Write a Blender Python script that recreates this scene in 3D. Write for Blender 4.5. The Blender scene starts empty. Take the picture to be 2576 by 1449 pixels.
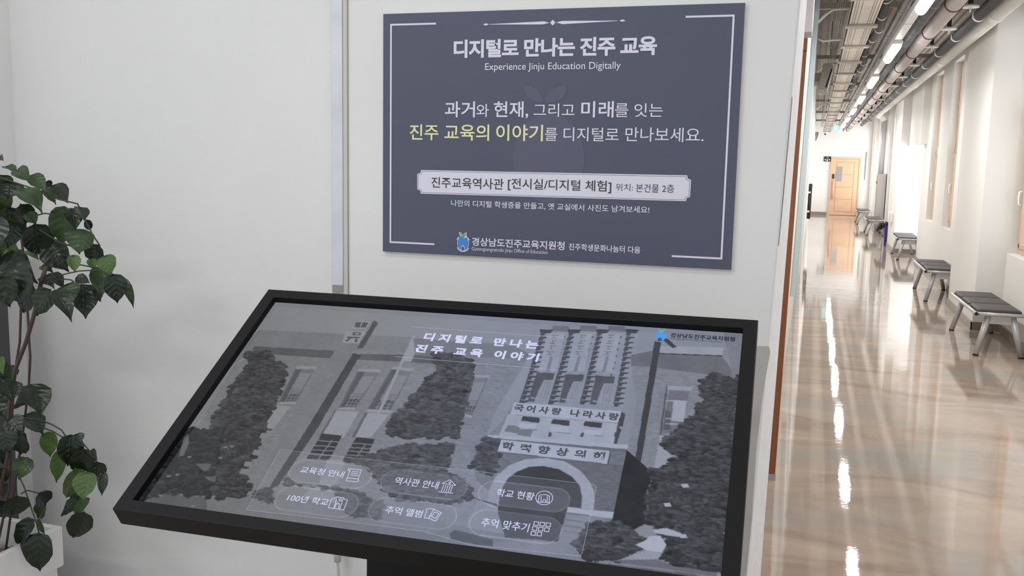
import bpy, bmesh, math, random
import numpy as np
from mathutils import Vector, Matrix

S = bpy.context.scene
COL = S.collection
random.seed(7)
PI = math.pi

# ------------------------------------------------------------------ camera, world, exposure
W_PX, F_PX = 2576.0, 2347.1
YAW, PITCH, ROLL = -0.309, -0.134, 0.0207
EYE = 1.6
cam = bpy.data.cameras.new('camera')
cam.sensor_fit = 'HORIZONTAL'
cam.sensor_width = 36.0
cam.lens = 36.0 * F_PX / W_PX
cam.clip_start = 0.02
cam.clip_end = 200
cob = bpy.data.objects.new('camera', cam)
COL.objects.link(cob)
fwd = Vector((math.sin(YAW) * math.cos(PITCH), math.cos(YAW) * math.cos(PITCH), math.sin(PITCH)))
rgt = Vector((math.cos(YAW), -math.sin(YAW), 0))
upv = rgt.cross(fwd)
r2 = rgt * math.cos(ROLL) + upv * math.sin(ROLL)
u2 = -rgt * math.sin(ROLL) + upv * math.cos(ROLL)
m = Matrix((r2, u2, -fwd)).transposed().to_4x4()
m.translation = Vector((0, 0, EYE))
cob.matrix_world = m
S.camera = cob

S.view_settings.view_transform = 'Standard'
S.view_settings.look = 'None'
S.view_settings.gamma = 1.0
S.view_settings.use_curve_mapping = False
S.view_settings.exposure = 0.0

wd = bpy.data.worlds.new('daylight')
S.world = wd
wd.use_nodes = True
bg = wd.node_tree.nodes['Background']
bg.inputs[0].default_value = (0.94, 0.98, 1.03, 1)
bg.inputs[1].default_value = 0.95


def area(name, loc, size, size_y, power, color=(1, 1, 1), rot=(0, 0, 0)):
    l = bpy.data.lights.new(name, 'AREA')
    l.shape = 'RECTANGLE'
    l.size, l.size_y, l.energy, l.color = size, size_y, power, color
    o = bpy.data.objects.new(name, l)
    o.location, o.rotation_euler = loc, rot
    COL.objects.link(o)
    return o


# ceiling panel lamps of the entrance hall above the viewer, plus an added fill
area('hall_panel_light', (-1.0, 0.75, 3.17), 1.2, 0.3, 11, (1.0, 0.995, 0.985))
area('hall_panel_light', (-2.1, -0.9, 3.17), 1.2, 0.3, 30, (1.0, 0.995, 0.985))  # unseen fill lamp, added to brighten the wall behind the plant
area('hall_panel_light', (0.5, -1.2, 3.17), 1.2, 0.3, 13, (1.0, 0.995, 0.985))
WIN_POWER = 1.0

# ------------------------------------------------------------------ data measured in the planes of the things (metres on the sign wall, millimetres on the screen)
SCREEN_POLYS=[(126,'n',[(-5.7,213.4),(35.5,120.4),(376.4,107.3),(446.6,150.5),(381.2,157.8),(49.6,176.3),(18.8,258.6)]),(118,'n',[(377.3,109.7),(592.3,108.3),(657.4,144.2),(652.2,189.7),(542.5,194.8),(381.2,157.8)]),(128,'b',[(62.9,174.9),(657.4,
144.2),(658,309.2),(634.7,416.5),(624.8,553.6),(51.6,583.4),(32.8,233.3)]),(92,'n',[(47.2,171.6),(226.9,165.4),(235,188.6),(48.6,192.6)]),(92,'n',[(285.7,168.5),(397.2,159.6),(387.6,180.7),(288.3,186.1)]),(96,'n',[(398.8,159.4),(481.8,
156),(519.5,171.4),(497.4,179.7),(389.2,180.5)]),(125,'n',[(229,172.4),(270.9,169),(262.6,381.1),(253.9,523.3),(227.6,527.1),(217.6,387.1)]),(72,'n',[(270.9,169),(288,174.3),(282.6,378.5),(268.8,515.7),(253.4,528.7),(262.6,381.1)]),
(70,'0',[(270.3,167.7),(289.2,171.9),(290.6,181.1),(286.3,184.7)]),(132,'n',[(231.7,69.5),(277.1,63.1),(269.2,139),(234.9,141.1)]),(80,'0',[(277.1,63.1),(288.9,72.2),(285.8,151.6),(273.6,153)]),(146,'0',[(233.5,71),(272.4,66.4),(269.1,
94.5),(235.4,96.3)]),(85,'0',[(238.3,73.9),(251,72.6),(254,89.3),(242.6,89.5)]),(85,'0',[(254.4,72.3),(266.7,72.1),(267.6,88.9),(256.4,89.4)]),(150,'0',[(228.2,102.1),(271.3,99.9),(271.4,138.7),(234.9,141.1)]),(88,'0',[(245,105.4),
(263.6,104.4),(265,113.9),(247.3,115.1)]),(150,'0',[(250.7,107.8),(260.1,107.4),(260.6,111.7),(251.9,112.3)]),(88,'0',[(238,120.1),(265.6,118.4),(266.3,123),(238.7,124.6)]),(88,'0',[(243.5,124.8),(249.4,124.8),(244.2,135.2),(238.3,
135.2)]),(88,'0',[(257.3,123.9),(263.1,124),(266.5,135.4),(261.1,135.3)]),(100,'0',[(167.4,225.9),(208.6,221.8),(211,317.9),(175.4,322.4)]),(146,'0',[(167.5,219.1),(210.6,214.8),(210.7,223.4),(167.9,227.1)]),(118,'n',[(172.1,227.2),
(207.3,223.1),(208.7,315.9),(179.1,319.6)]),(90,'n',[(172.1,227.2),(182,226.1),(185,318.9),(179.1,319.6)]),(132,'0',[(183.4,237.5),(206.8,234.7),(206.6,279.8),(185.9,282.4)]),(84,'n',[(182.9,295.6),(207.7,292.5),(207.8,314.2),(183.7,
317.3)]),(135,'0',[(186.1,286),(187.7,285.8),(189.5,318.3),(188,318.5)]),(135,'0',[(194,285.1),(195.6,284.9),(196.9,317.4),(195.4,317.6)]),(135,'0',[(201.9,284.1),(203.5,283.9),(204.3,316.5),(202.8,316.7)]),(138,'0',[(180.8,251.1),
(207.7,247.9),(207.7,249.3),(180.8,252.5)]),(138,'0',[(183,286.4),(208.2,283.3),(208.2,284.6),(183,287.7)]),(138,'0',[(183.5,295.5),(208.4,292.5),(208.4,293.7),(183.6,296.8)]),(138,'0',[(184.1,304.6),(208.5,301.5),(208.5,302.8),(184.2,
305.8)]),(138,'0',[(184.6,312.6),(208.6,309.6),(208.6,310.9),(184.7,313.9)]),(150,'0',[(177.6,319.8),(211.7,315.5),(212.3,320.8),(176.5,325.3)]),(100,'0',[(301.3,218),(346.1,214.8),(335.6,317.6),(302.6,320.4)]),(146,'0',[(301.7,211.2),
(348.4,207.9),(348,216.4),(301.7,219.1)]),(118,'n',[(305.8,219.2),(344.8,216.2),(333.5,315.6),(306.3,317.7)]),(90,'n',[(305.8,219.2),(316.8,218.4),(311.8,317.3),(306.3,317.7)]),(132,'0',[(317.2,230.6),(342.7,228.6),(336.4,276.9),(315.7,
278.5)]),(84,'n',[(311.6,292.4),(335.8,290.6),(332.9,313.8),(310.7,315.5)]),(135,'0',[(315.6,282.4),(317.1,282.3),(315.8,317),(314.5,317.1)]),(135,'0',[(323.4,281.8),(325,281.7),(322.7,316.4),(321.3,316.5)]),(135,'0',[(331.2,281.2),
(332.8,281.1),(329.4,315.9),(328.1,316)]),(138,'0',[(313.1,245.1),(341.8,242.8),(341.6,244.2),(313.1,246.5)]),(138,'0',[(312.4,282.7),(337.5,280.7),(337.3,282.1),(312.4,284)]),(138,'0',[(312.2,292.4),(336.4,290.5),(336.2,291.9),(312.2,
293.7)]),(138,'0',[(312,302),(335.3,300.2),(335.1,301.6),(312,303.4)]),(138,'0',[(311.9,310.6),(334.3,308.9),(334.1,310.3),(311.9,312)]),(150,'0',[(304.9,317.8),(336.2,315.4),(336,321.1),(303.7,323.5)]),(100,'0',[(367.4,204.2),(410.6,
204.3),(407,315.3),(360,318.6)]),(146,'0',[(368.1,197.5),(413.1,197.4),(412.5,205.9),(367.9,205.4)]),(118,'n',[(371.9,205.5),(409.4,205.6),(405.1,313.4),(363.6,315.9)]),(90,'n',[(371.9,205.5),(382.4,205.5),(372,315.4),(363.6,315.9)]),
(132,'0',[(382.3,219.2),(408.1,219.1),(404.8,271.5),(378.9,272.5)]),(84,'n',[(373,287.8),(405.3,286.3),(403.9,311.4),(370.4,313.4)]),(135,'0',[(378.6,276.8),(380.6,276.8),(378.2,315.1),(376.1,315.2)]),(135,'0',[(388.6,276.4),(390.6,
276.3),(388.5,314.4),(386.5,314.5)]),(135,'0',[(398.6,276),(400.6,275.9),(398.9,313.8),(396.8,313.9)]),(138,'0',[(377.4,235.1),(408.2,234.6),(408.1,236.1),(377.3,236.6)]),(138,'0',[(374.6,277),(406.6,275.7),(406.5,277.2),(374.5,278.5)]),
(138,'0',[(373.8,287.8),(406.1,286.3),(406.1,287.8),(373.7,289.3)]),(138,'0',[(373.1,298.5),(405.7,296.8),(405.7,298.3),(373,300)]),(138,'0',[(372.5,308.1),(405.3,306.2),(405.3,307.6),(372.4,309.5)]),(150,'0',[(361.6,316.1),(409.2,
313.2),(409.8,319.3),(359,322.5)]),(100,'0',[(527.6,207.7),(568,204.9),(565.2,308.5),(540.7,306.3)]),(146,'0',[(528.7,201.1),(570.8,198.2),(569.7,206.5),(528,208.8)]),(118,'n',[(531.8,208.9),(566.7,206.2),(563.4,306.6),(544.4,303.7)]),
(90,'n',[(531.8,208.9),(541.6,208.2),(548.2,304.3),(544.4,303.7)]),(132,'0',[(543.3,220.1),(565.6,218.8),(563.4,267.5),(547.1,267)]),(84,'n',[(545.4,280.1),(563.8,281.3),(562.9,304.6),(547.2,302.4)]),(135,'0',[(547.4,270.8),(548.6,
270.8),(551,304.7),(550.1,304.6)]),(135,'0',[(553.5,271),(554.7,271.1),(555.8,305.5),(554.9,305.3)]),(135,'0',[(559.7,271.3),(560.9,271.3),(560.6,306.2),(559.6,306)]),(138,'0',[(541.3,234.1),(565.8,233.2),(565.8,234.6),(541.5,235.5)]),
(138,'0',[(544.9,270.7),(564.6,271.5),(564.5,272.8),(545,272)]),(138,'0',[(545.8,280.1),(564.2,281.3),(564.2,282.7),(546,281.5)]),(138,'0',[(546.7,289.5),(563.9,291.1),(563.9,292.5),(546.9,290.8)]),(138,'0',[(547.6,297.9),(563.6,299.9),
(563.6,301.2),(547.7,299.1)]),(150,'0',[(543.4,303.6),(565.3,306.9),(565.4,312.8),(543.3,308.8)]),(150,'0',[(377.6,101.3),(383.6,102.3),(388.8,326.4),(382.3,328.6)]),(152,'0',[(381.9,110.6),(401.1,156.2),(400.2,179.5),(384.8,179.7)]),
(152,'0',[(300.9,328.1),(345.4,323.8),(343,390.5),(299.3,396.4)]),(152,'0',[(363.1,325.6),(406.9,324.1),(394.1,383.6),(362.7,387.8)]),(100,'0',[(297.3,327.1),(300.9,328.1),(299.3,396.4),(294.3,397)]),(100,'0',[(359.1,326.1),(364.5,
326.2),(363.7,387.7),(356.8,388.6)]),(146,'0',[(166,329.8),(204.8,329.1),(197.2,389.1),(175.3,389.3)]),(78,'0',[(177.4,389),(197.4,389.6),(194.9,393.4),(177.2,393.1)]),(60,'n',[(297.5,387.1),(337.9,387.5),(336.6,445.9),(293.5,449.4)]),
(128,'0',[(296.5,403),(337.6,402.4),(337.5,404.7),(296.4,405.3)]),(128,'0',[(295.7,415.6),(337.3,414.1),(337.2,416.5),(295.6,417.9)]),(128,'0',[(295,426.1),(337.1,424),(337,426.3),(295,428.4)]),(128,'0',[(294.3,437.2),(336.8,434.4),
(336.8,436.7),(294.3,439.5)]),(128,'0',[(321.9,399.6),(324.5,399.2),(317.2,448.6),(314.6,448.9)]),(60,'n',[(366.1,387.1),(403.2,386.6),(403.2,436.6),(362.7,439.7)]),(128,'0',[(365.2,400.5),(403.2,399.3),(403.1,401.6),(365.1,402.8)]),
(128,'0',[(364.5,411.1),(403.2,409.3),(403.1,411.6),(364.5,413.4)]),(128,'0',[(364,420),(403.2,417.8),(403.1,420.1),(363.9,422.3)]),(128,'0',[(363.4,429.4),(403.2,426.8),(403.1,429),(363.3,431.7)]),(128,'0',[(388.7,399.6),(391.2,399.2),
(385,439.1),(382.5,439.5)]),(150,'0',[(333.6,446.3),(367.6,444),(376,507.6),(341.3,510.4)]),(148,'0',[(329.9,512),(401.1,510.9),(402.3,555.9),(315,557.9)]),(92,'n',[(17.8,568.6),(149.4,558.2),(268.9,547.6),(541.1,550.4),(805.6,571.4),
(1041.4,583.4),(1042.1,593.6),(25.5,587.2)]),(120,'n',[(148.5,556.6),(276.1,530.7),(488.6,541.9),(712.1,555.8),(830.6,571.1),(841.2,595),(165.2,586.5)]),(66,'t',[(29.6,194.5),(57.3,191.4),(80.3,179.2),(107.4,205),(142.9,219.8),(155.4,
246),(167,303.9),(173.7,345.7),(177.8,380.9),(184.4,411.8),(71,427),(57.9,302.7),(55.9,217.2)]),(40,'t',[(29.1,412),(103.2,402.2),(158.8,555.9),(76.8,560.9),(16.4,588.7),(23.2,537.3),(25.8,460.7),(23.5,418.2)]),(62,'t',[(103.2,402.2),
(176.2,392.5),(191.2,448.4),(198.3,512.1),(221.1,527.9),(216.6,547.4),(158.8,555.9)]),(104,'0',[(33.9,422.2),(47.9,444.5),(54.4,475),(45.5,478.8),(30.2,433.5)]),(96,'0',[(87.2,489.5),(118.2,486.5),(121.9,500.9),(113.2,504.7)]),(98,
'0',[(122.2,516.9),(142.8,511.5),(147.7,524.2),(134.6,523.7)]),(118,'0',[(47.5,523.7),(56.1,522),(57.2,526.7),(50.1,527.3)]),(118,'0',[(61.6,517.9),(70.2,516.2),(71.3,521),(64.2,521.5)]),(118,'0',[(56.6,567.2),(65,565.5),(66.1,570.1),
(59.1,570.6)]),(118,'0',[(129.9,579.7),(138.2,578),(139.1,582.5),(132.3,583.1)]),(118,'0',[(62,475.5),(70.8,473.7),(71.9,478.7),(64.6,479.2)]),(118,'0',[(120.3,443.1),(129.1,441.3),(130.1,446.4),(122.8,446.9)]),(118,'0',[(131.6,439.4),
(140.4,437.7),(141.3,442.8),(134.1,443.3)]),(118,'0',[(123.2,468.5),(131.9,466.8),(132.8,471.8),(125.7,472.2)]),(132,'0',[(181.5,488),(196.4,487.9),(198.3,499.9),(183.3,499.6)]),(132,'0',[(181,470.6),(196,470.5),(198,482.7),(182.9,
482.4)]),(132,'0',[(183.7,442.2),(198.9,442.2),(200.8,454.7),(185.6,454.3)]),(132,'0',[(178.2,400.9),(193.6,401),(195.7,414),(180.1,413.4)]),(70,'t',[(234,533.1),(253.8,523.1),(273.8,538.9),(276.2,552.4),(248.8,554.2)]),(72,'t',[(442.9,
148.4),(477.9,147.6),(510.1,153.2),(535.4,177.5),(532.8,216.1),(537.3,238.4),(541.3,266),(544.8,298.3),(547,319.3),(555.9,361.9),(423.4,379.7),(413.5,342),(429.4,299.3),(439.7,256),(445.9,223.5),(462.4,195),(440.2,167.2)]),(76,'t',
[(367.3,442),(392.9,432.1),(421,415.4),(465.1,394.4),(558.2,377.4),(552.7,424.4),(553.8,448.7),(598.7,452.3),(617.4,494.2),(584.9,506.6),(490.8,513),(453.1,491.2),(430.4,462.2),(382.1,448.4)]),(82,'t',[(271,499.2),(306.9,505.9),(395.7,
502.4),(430.5,515.8),(467.5,523.9),(480.1,557.2),(424.7,559.1),(367.6,506.5),(287.8,508.7)]),(140,'n',[(637.1,54.8),(834.9,48.1),(834.2,261.7),(634.8,266.3),(622.9,317.8),(606,351.2),(604.2,296.9),(628.6,163.6)]),(108,'0',[(659.3,41.7),
(692.2,40.1),(698,57.3),(661.7,58.2)]),(108,'0',[(715,35.9),(747.6,34.4),(752.9,51.5),(717,52.4)]),(108,'0',[(771.3,30.1),(803.4,28.6),(808.3,45.6),(772.9,46.6)]),(74,'0',[(640.5,61.5),(658.5,61.1),(655.7,65.6),(649.3,67),(648.1,74.2),
(639.5,73.7)]),(74,'0',[(640.9,76.6),(658.8,76.1),(656,80.6),(649.7,81.9),(648.5,89),(639.9,88.6)]),(74,'0',[(641.3,91.4),(659.1,90.9),(656.3,95.3),(650.1,96.7),(648.8,103.7),(640.3,103.3)]),(74,'0',[(641.7,106.1),(659.4,105.5),(656.6,
109.9),(650.4,111.3),(649.2,118.2),(640.7,117.8)]),(74,'0',[(642.1,120.6),(659.7,120),(656.9,124.4),(650.7,125.7),(649.5,132.6),(641.1,132.2)]),(74,'0',[(642.5,134.9),(659.9,134.3),(657.2,138.6),(651.1,140),(649.9,146.7),(641.5,146.4)]),
(74,'0',[(642.9,149.1),(660.2,148.4),(657.5,152.7),(651.4,154),(650.2,160.7),(641.9,160.4)]),(74,'0',[(643.3,163.1),(660.5,162.4),(657.8,166.6),(651.7,168),(650.6,174.6),(642.3,174.3)]),(74,'0',[(643.7,176.9),(660.8,176.2),(658.1,180.4),
(652.1,181.7),(650.9,188.3),(642.6,188)]),(74,'0',[(644,190.6),(661.1,189.8),(658.4,194),(652.4,195.3),(651.2,201.8),(643,201.5)]),(74,'0',[(644.4,204.1),(661.3,203.3),(658.7,207.4),(652.7,208.8),(651.5,215.2),(643.4,214.9)]),(74,'0',
[(644.8,217.4),(661.6,216.7),(659,220.7),(653,222),(651.9,228.4),(643.8,228.1)]),(74,'0',[(645.1,230.6),(661.9,229.8),(659.2,233.8),(653.3,235.2),(652.2,241.5),(644.1,241.2)]),(74,'0',[(645.5,243.7),(662.1,242.9),(659.5,246.8),(653.7,
248.2),(652.5,254.4),(644.5,254.2)]),(74,'0',[(645.8,256.6),(662.4,255.8),(659.8,259.7),(654,261),(652.8,267.1),(644.8,267)]),(80,'0',[(642.4,61.3),(644.7,61.1),(645.9,266.4),(643.3,266.7)]),(66,'0',[(634.7,55),(663.2,54.5),(658.8,
66.7),(646.4,64.5),(639.8,66.9)]),(84,'0',[(687.2,71.5),(692,72),(691.1,76.7),(687.6,75.6)]),(84,'0',[(687.1,90.4),(691.9,90.9),(691,95.5),(687.5,94.5)]),(84,'0',[(687,109.1),(691.8,109.6),(690.8,114.1),(687.4,113.1)]),(84,'0',[(686.9,
127.4),(691.6,127.9),(690.7,132.3),(687.3,131.4)]),(84,'0',[(686.9,145.5),(691.5,146),(690.6,150.4),(687.2,149.4)]),(84,'0',[(686.8,163.4),(691.4,163.8),(690.5,168.1),(687.2,167.2)]),(84,'0',[(686.7,180.9),(691.3,181.3),(690.4,185.6),
(687.1,184.7)]),(84,'0',[(686.6,198.2),(691.2,198.6),(690.3,202.8),(687,202)]),(84,'0',[(686.5,215.3),(691.1,215.7),(690.2,219.8),(686.9,219)]),(84,'0',[(686.5,232.1),(691,232.5),(690.1,236.5),(686.8,235.7)]),(84,'0',[(686.4,248.7),
(690.9,249),(690,253),(686.8,252.2)]),(74,'0',[(697.2,55.6),(715,55.1),(712.1,59.6),(705.8,61),(704.4,68.2),(695.9,67.7)]),(74,'0',[(697.4,70.5),(715.1,70.1),(712.2,74.5),(706,75.9),(704.6,83),(696.2,82.5)]),(74,'0',[(697.7,85.3),(715.2,
84.8),(712.4,89.2),(706.2,90.6),(704.8,97.6),(696.4,97.1)]),(74,'0',[(697.9,99.9),(715.3,99.4),(712.5,103.8),(706.3,105.1),(705,112),(696.6,111.6)]),(74,'0',[(698.1,114.4),(715.4,113.8),(712.6,118.1),(706.5,119.5),(705.1,126.3),(696.8,
125.9)]),(74,'0',[(698.3,128.6),(715.5,128),(712.7,132.3),(706.6,133.7),(705.3,140.4),(697,140.1)]),(74,'0',[(698.5,142.7),(715.6,142.1),(712.8,146.4),(706.8,147.7),(705.5,154.4),(697.2,154)]),(74,'0',[(698.7,156.7),(715.7,156),(713,
160.2),(706.9,161.6),(705.6,168.2),(697.5,167.8)]),(74,'0',[(698.9,170.5),(715.8,169.8),(713.1,173.9),(707.1,175.3),(705.8,181.8),(697.7,181.5)]),(74,'0',[(699.1,184.1),(715.9,183.3),(713.2,187.5),(707.2,188.8),(705.9,195.3),(697.9,
195)]),(74,'0',[(699.3,197.5),(716,196.8),(713.3,200.9),(707.4,202.2),(706.1,208.6),(698.1,208.3)]),(74,'0',[(699.5,210.8),(716.1,210.1),(713.4,214.1),(707.5,215.4),(706.2,221.7),(698.3,221.5)]),(74,'0',[(699.7,224),(716.2,223.2),(713.5,
227.2),(707.7,228.5),(706.4,234.8),(698.5,234.5)]),(74,'0',[(699.9,237),(716.3,236.2),(713.7,240.1),(707.8,241.5),(706.6,247.6),(698.7,247.4)]),(74,'0',[(700.1,249.8),(716.4,249),(713.8,252.9),(708,254.2),(706.7,260.4),(698.9,260.2)]),
(80,'0',[(699.1,55.4),(701.4,55.1),(700,259.6),(697.5,259.9)]),(66,'0',[(691.7,49.1),(719.8,48.6),(715.1,60.7),(703,58.5),(696.4,60.9)]),(84,'0',[(743.2,65.5),(747.9,66.1),(746.9,70.7),(743.5,69.7)]),(84,'0',[(742.9,84.4),(747.5,84.9),
(746.5,89.4),(743.1,88.5)]),(84,'0',[(742.6,102.9),(747.2,103.4),(746.2,107.9),(742.8,107)]),(84,'0',[(742.3,121.2),(746.9,121.7),(745.9,126.1),(742.5,125.2)]),(84,'0',[(742,139.3),(746.5,139.7),(745.6,144.1),(742.3,143.1)]),(84,'0',
[(741.7,157),(746.2,157.4),(745.3,161.7),(742,160.8)]),(84,'0',[(741.4,174.5),(745.9,174.9),(744.9,179.1),(741.7,178.3)]),(84,'0',[(741.1,191.7),(745.6,192.1),(744.6,196.3),(741.4,195.4)]),(84,'0',[(740.8,208.7),(745.3,209.1),(744.3,
213.2),(741.1,212.4)]),(84,'0',[(740.6,225.4),(745,225.8),(744,229.9),(740.8,229.1)]),(84,'0',[(740.3,241.9),(744.7,242.3),(743.8,246.3),(740.6,245.5)]),(74,'0',[(753.3,49.7),(770.8,49.2),(767.9,53.8),(761.7,55.1),(760.1,62.2),(751.8,
61.7)]),(74,'0',[(753.6,64.6),(771,64.1),(768.1,68.5),(761.9,69.9),(760.4,76.9),(752.1,76.5)]),(74,'0',[(754,79.2),(771.3,78.7),(768.4,83.2),(762.2,84.5),(760.7,91.5),(752.4,91)]),(74,'0',[(754.3,93.8),(771.5,93.2),(768.6,97.6),(762.5,
98.9),(761,105.8),(752.8,105.4)]),(74,'0',[(754.6,108.1),(771.7,107.5),(768.8,111.9),(762.8,113.2),(761.3,120),(753.1,119.6)]),(74,'0',[(754.9,122.3),(771.9,121.7),(769.1,126),(763,127.3),(761.6,134),(753.4,133.6)]),(74,'0',[(755.2,
136.3),(772.1,135.7),(769.3,139.9),(763.3,141.2),(761.8,147.9),(753.7,147.5)]),(74,'0',[(755.6,150.1),(772.3,149.5),(769.5,153.7),(763.6,155),(762.1,161.6),(754.1,161.2)]),(74,'0',[(755.9,163.8),(772.5,163.1),(769.8,167.3),(763.8,168.6),
(762.4,175.1),(754.4,174.8)]),(74,'0',[(756.2,177.3),(772.7,176.6),(770,180.7),(764.1,182.1),(762.6,188.5),(754.7,188.2)]),(74,'0',[(756.5,190.7),(773,190),(770.2,194),(764.3,195.4),(762.9,201.7),(755,201.4)]),(74,'0',[(756.8,203.9),
(773.2,203.2),(770.4,207.2),(764.6,208.5),(763.1,214.8),(755.3,214.5)]),(74,'0',[(757,217),(773.3,216.2),(770.6,220.2),(764.8,221.5),(763.4,227.7),(755.6,227.5)]),(74,'0',[(757.3,229.9),(773.5,229.1),(770.8,233),(765.1,234.4),(763.6,
240.5),(755.9,240.3)]),(74,'0',[(757.6,242.7),(773.7,241.8),(771,245.7),(765.3,247.1),(763.9,253.2),(756.2,252.9)]),(80,'0',[(755.1,49.5),(757.4,49.3),(757.8,252.4),(755.3,252.7)]),(66,'0',[(748,43.2),(775.7,42.8),(770.8,54.8),(758.9,
52.6),(752.4,55)]),(84,'0',[(798.7,59.6),(803.3,60.2),(802.2,64.8),(798.9,63.7)]),(84,'0',[(798.6,78.3),(803.2,78.9),(802.1,83.4),(798.8,82.4)]),(84,'0',[(798.5,96.8),(803,97.3),(802,101.7),(798.7,100.8)]),(84,'0',[(798.4,114.9),(802.9,
115.4),(801.8,119.8),(798.5,118.9)]),(84,'0',[(798.2,132.8),(802.7,133.3),(801.7,137.6),(798.4,136.7)]),(84,'0',[(798.1,150.5),(802.6,150.9),(801.5,155.2),(798.3,154.3)]),(84,'0',[(798,167.8),(802.5,168.3),(801.4,172.5),(798.2,171.6)]),
(84,'0',[(797.9,184.9),(802.3,185.3),(801.3,189.5),(798.1,188.6)]),(84,'0',[(797.8,201.8),(802.2,202.2),(801.1,206.3),(798,205.5)]),(84,'0',[(797.7,218.4),(802,218.8),(801,222.8),(797.9,222)]),(84,'0',[(797.6,234.8),(801.9,235.2),(800.9,
239.2),(797.8,238.4)]),(74,'0',[(811,43.6),(828.3,43.2),(825.3,47.7),(819.1,49),(817.5,56.1),(809.2,55.6)]),(74,'0',[(811.7,58.8),(828.8,58.4),(825.8,62.8),(819.7,64.2),(818.1,71.2),(809.9,70.7)]),(74,'0',[(812.3,73.8),(829.3,73.4),
(826.4,77.8),(820.3,79.1),(818.7,86),(810.5,85.6)]),(74,'0',[(812.9,88.7),(829.9,88.2),(826.9,92.5),(820.9,93.8),(819.2,100.7),(811.1,100.3)]),(74,'0',[(813.6,103.3),(830.4,102.8),(827.5,107.1),(821.5,108.4),(819.8,115.2),(811.8,114.8)]),
(74,'0',[(814.2,117.8),(830.9,117.2),(828,121.5),(822,122.8),(820.4,129.5),(812.4,129.1)]),(74,'0',[(814.8,132.1),(831.4,131.5),(828.5,135.7),(822.6,137),(821,143.6),(813,143.3)]),(74,'0',[(815.4,146.2),(831.9,145.6),(829,149.8),(823.1,
151.1),(821.5,157.6),(813.6,157.3)]),(74,'0',[(816,160.2),(832.4,159.5),(829.6,163.6),(823.7,165),(822.1,171.4),(814.2,171.1)]),(74,'0',[(816.6,174),(832.9,173.3),(830.1,177.3),(824.2,178.7),(822.6,185.1),(814.8,184.8)]),(74,'0',[(817.1,
187.6),(833.4,186.9),(830.6,190.9),(824.8,192.2),(823.2,198.5),(815.4,198.3)]),(74,'0',[(817.7,201),(833.8,200.3),(831,204.3),(825.3,205.6),(823.7,211.9),(816,211.6)]),(74,'0',[(818.3,214.3),(834.3,213.6),(831.5,217.5),(825.8,218.8),
(824.2,225),(816.6,224.8)]),(74,'0',[(818.8,227.5),(834.8,226.7),(832,230.6),(826.3,231.9),(824.8,238),(817.1,237.8)]),(74,'0',[(819.4,240.5),(835.2,239.7),(832.5,243.5),(826.8,244.8),(825.3,250.9),(817.7,250.7)]),(80,'0',[(812.8,43.4),
(815.1,43.2),(819,244.7),(816.5,245)]),(66,'0',[(805.9,37.1),(833.3,36.7),(828.2,48.8),(816.5,46.5),(810,49)]),(152,'n',[(653.5,65.5),(688.6,63.9),(694.7,173.7),(661.1,175.4)]),(116,'0',[(663.1,68.7),(678.2,68.5),(678.2,71),(663.2,
71.2)]),(116,'0',[(665.2,76.9),(675.1,77.2),(675.2,79.7),(665.3,79.3)]),(120,'0',[(667.5,70.3),(670.2,70.4),(670.7,78.4),(668.3,78.3)]),(116,'0',[(667.2,85),(678.5,85.2),(678.6,87.6),(667.3,87.5)]),(116,'0',[(663.8,93.7),(675.5,93.8),
(675.6,96.2),(663.9,96.1)]),(120,'0',[(668,87),(670.6,87.1),(671.1,95),(668.7,94.9)]),(116,'0',[(665.9,101.7),(678.9,101.7),(678.9,104.1),(665.9,104.1)]),(116,'0',[(667.9,109.7),(675.9,110.2),(675.9,112.6),(667.9,112.1)]),(120,'0',
[(668.4,103.5),(671,103.6),(671.5,111.3),(669.2,111.3)]),(116,'0',[(664.5,118.2),(679.2,117.9),(679.3,120.3),(664.5,120.6)]),(116,'0',[(666.5,126.1),(676.2,126.3),(676.3,128.7),(666.6,128.4)]),(120,'0',[(668.8,119.8),(671.4,119.8),
(671.9,127.5),(669.6,127.4)]),(122,'0',[(673.8,132),(679.3,132),(681.5,175.3),(675.2,175.4)]),(152,'n',[(708.8,59.6),(743.5,58.1),(747,167.6),(713.9,169.2)]),(116,'0',[(718.3,62.8),(733.2,62.7),(733.2,65.1),(718.3,65.3)]),(116,'0',
[(720.4,71),(730.2,71.3),(730.2,73.8),(720.4,73.4)]),(120,'0',[(722.8,64.5),(725.4,64.5),(725.8,72.5),(723.4,72.4)]),(116,'0',[(722.4,79.1),(733.5,79.3),(733.5,81.7),(722.4,81.5)]),(116,'0',[(719,87.7),(730.5,87.8),(730.5,90.2),(719,
90.1)]),(120,'0',[(723.2,81.1),(725.8,81.1),(726.2,89),(723.8,88.9)]),(116,'0',[(721,95.7),(733.9,95.7),(733.8,98),(721,98.1)]),(116,'0',[(723,103.6),(730.9,104.1),(730.9,106.5),(723,106)]),(120,'0',[(723.6,97.5),(726.2,97.5),(726.5,
105.3),(724.2,105.2)]),(116,'0',[(719.6,112.1),(734.2,111.8),(734.2,114.2),(719.6,114.4)]),(116,'0',[(721.6,119.9),(731.2,120.2),(731.2,122.5),(721.6,122.2)]),(120,'0',[(724,113.6),(726.6,113.7),(726.9,121.3),(724.6,121.2)]),(122,'0',
[(727.4,125.9),(732.8,126),(734,169.1),(727.8,169.2)]),(152,'n',[(764.7,53.7),(798.9,52.2),(799.9,161.4),(767.2,163)]),(116,'0',[(774.1,56.9),(788.8,56.8),(788.7,59.2),(774.1,59.4)]),(116,'0',[(776.3,65),(785.9,65.4),(785.9,67.8),(776.2,
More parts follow.
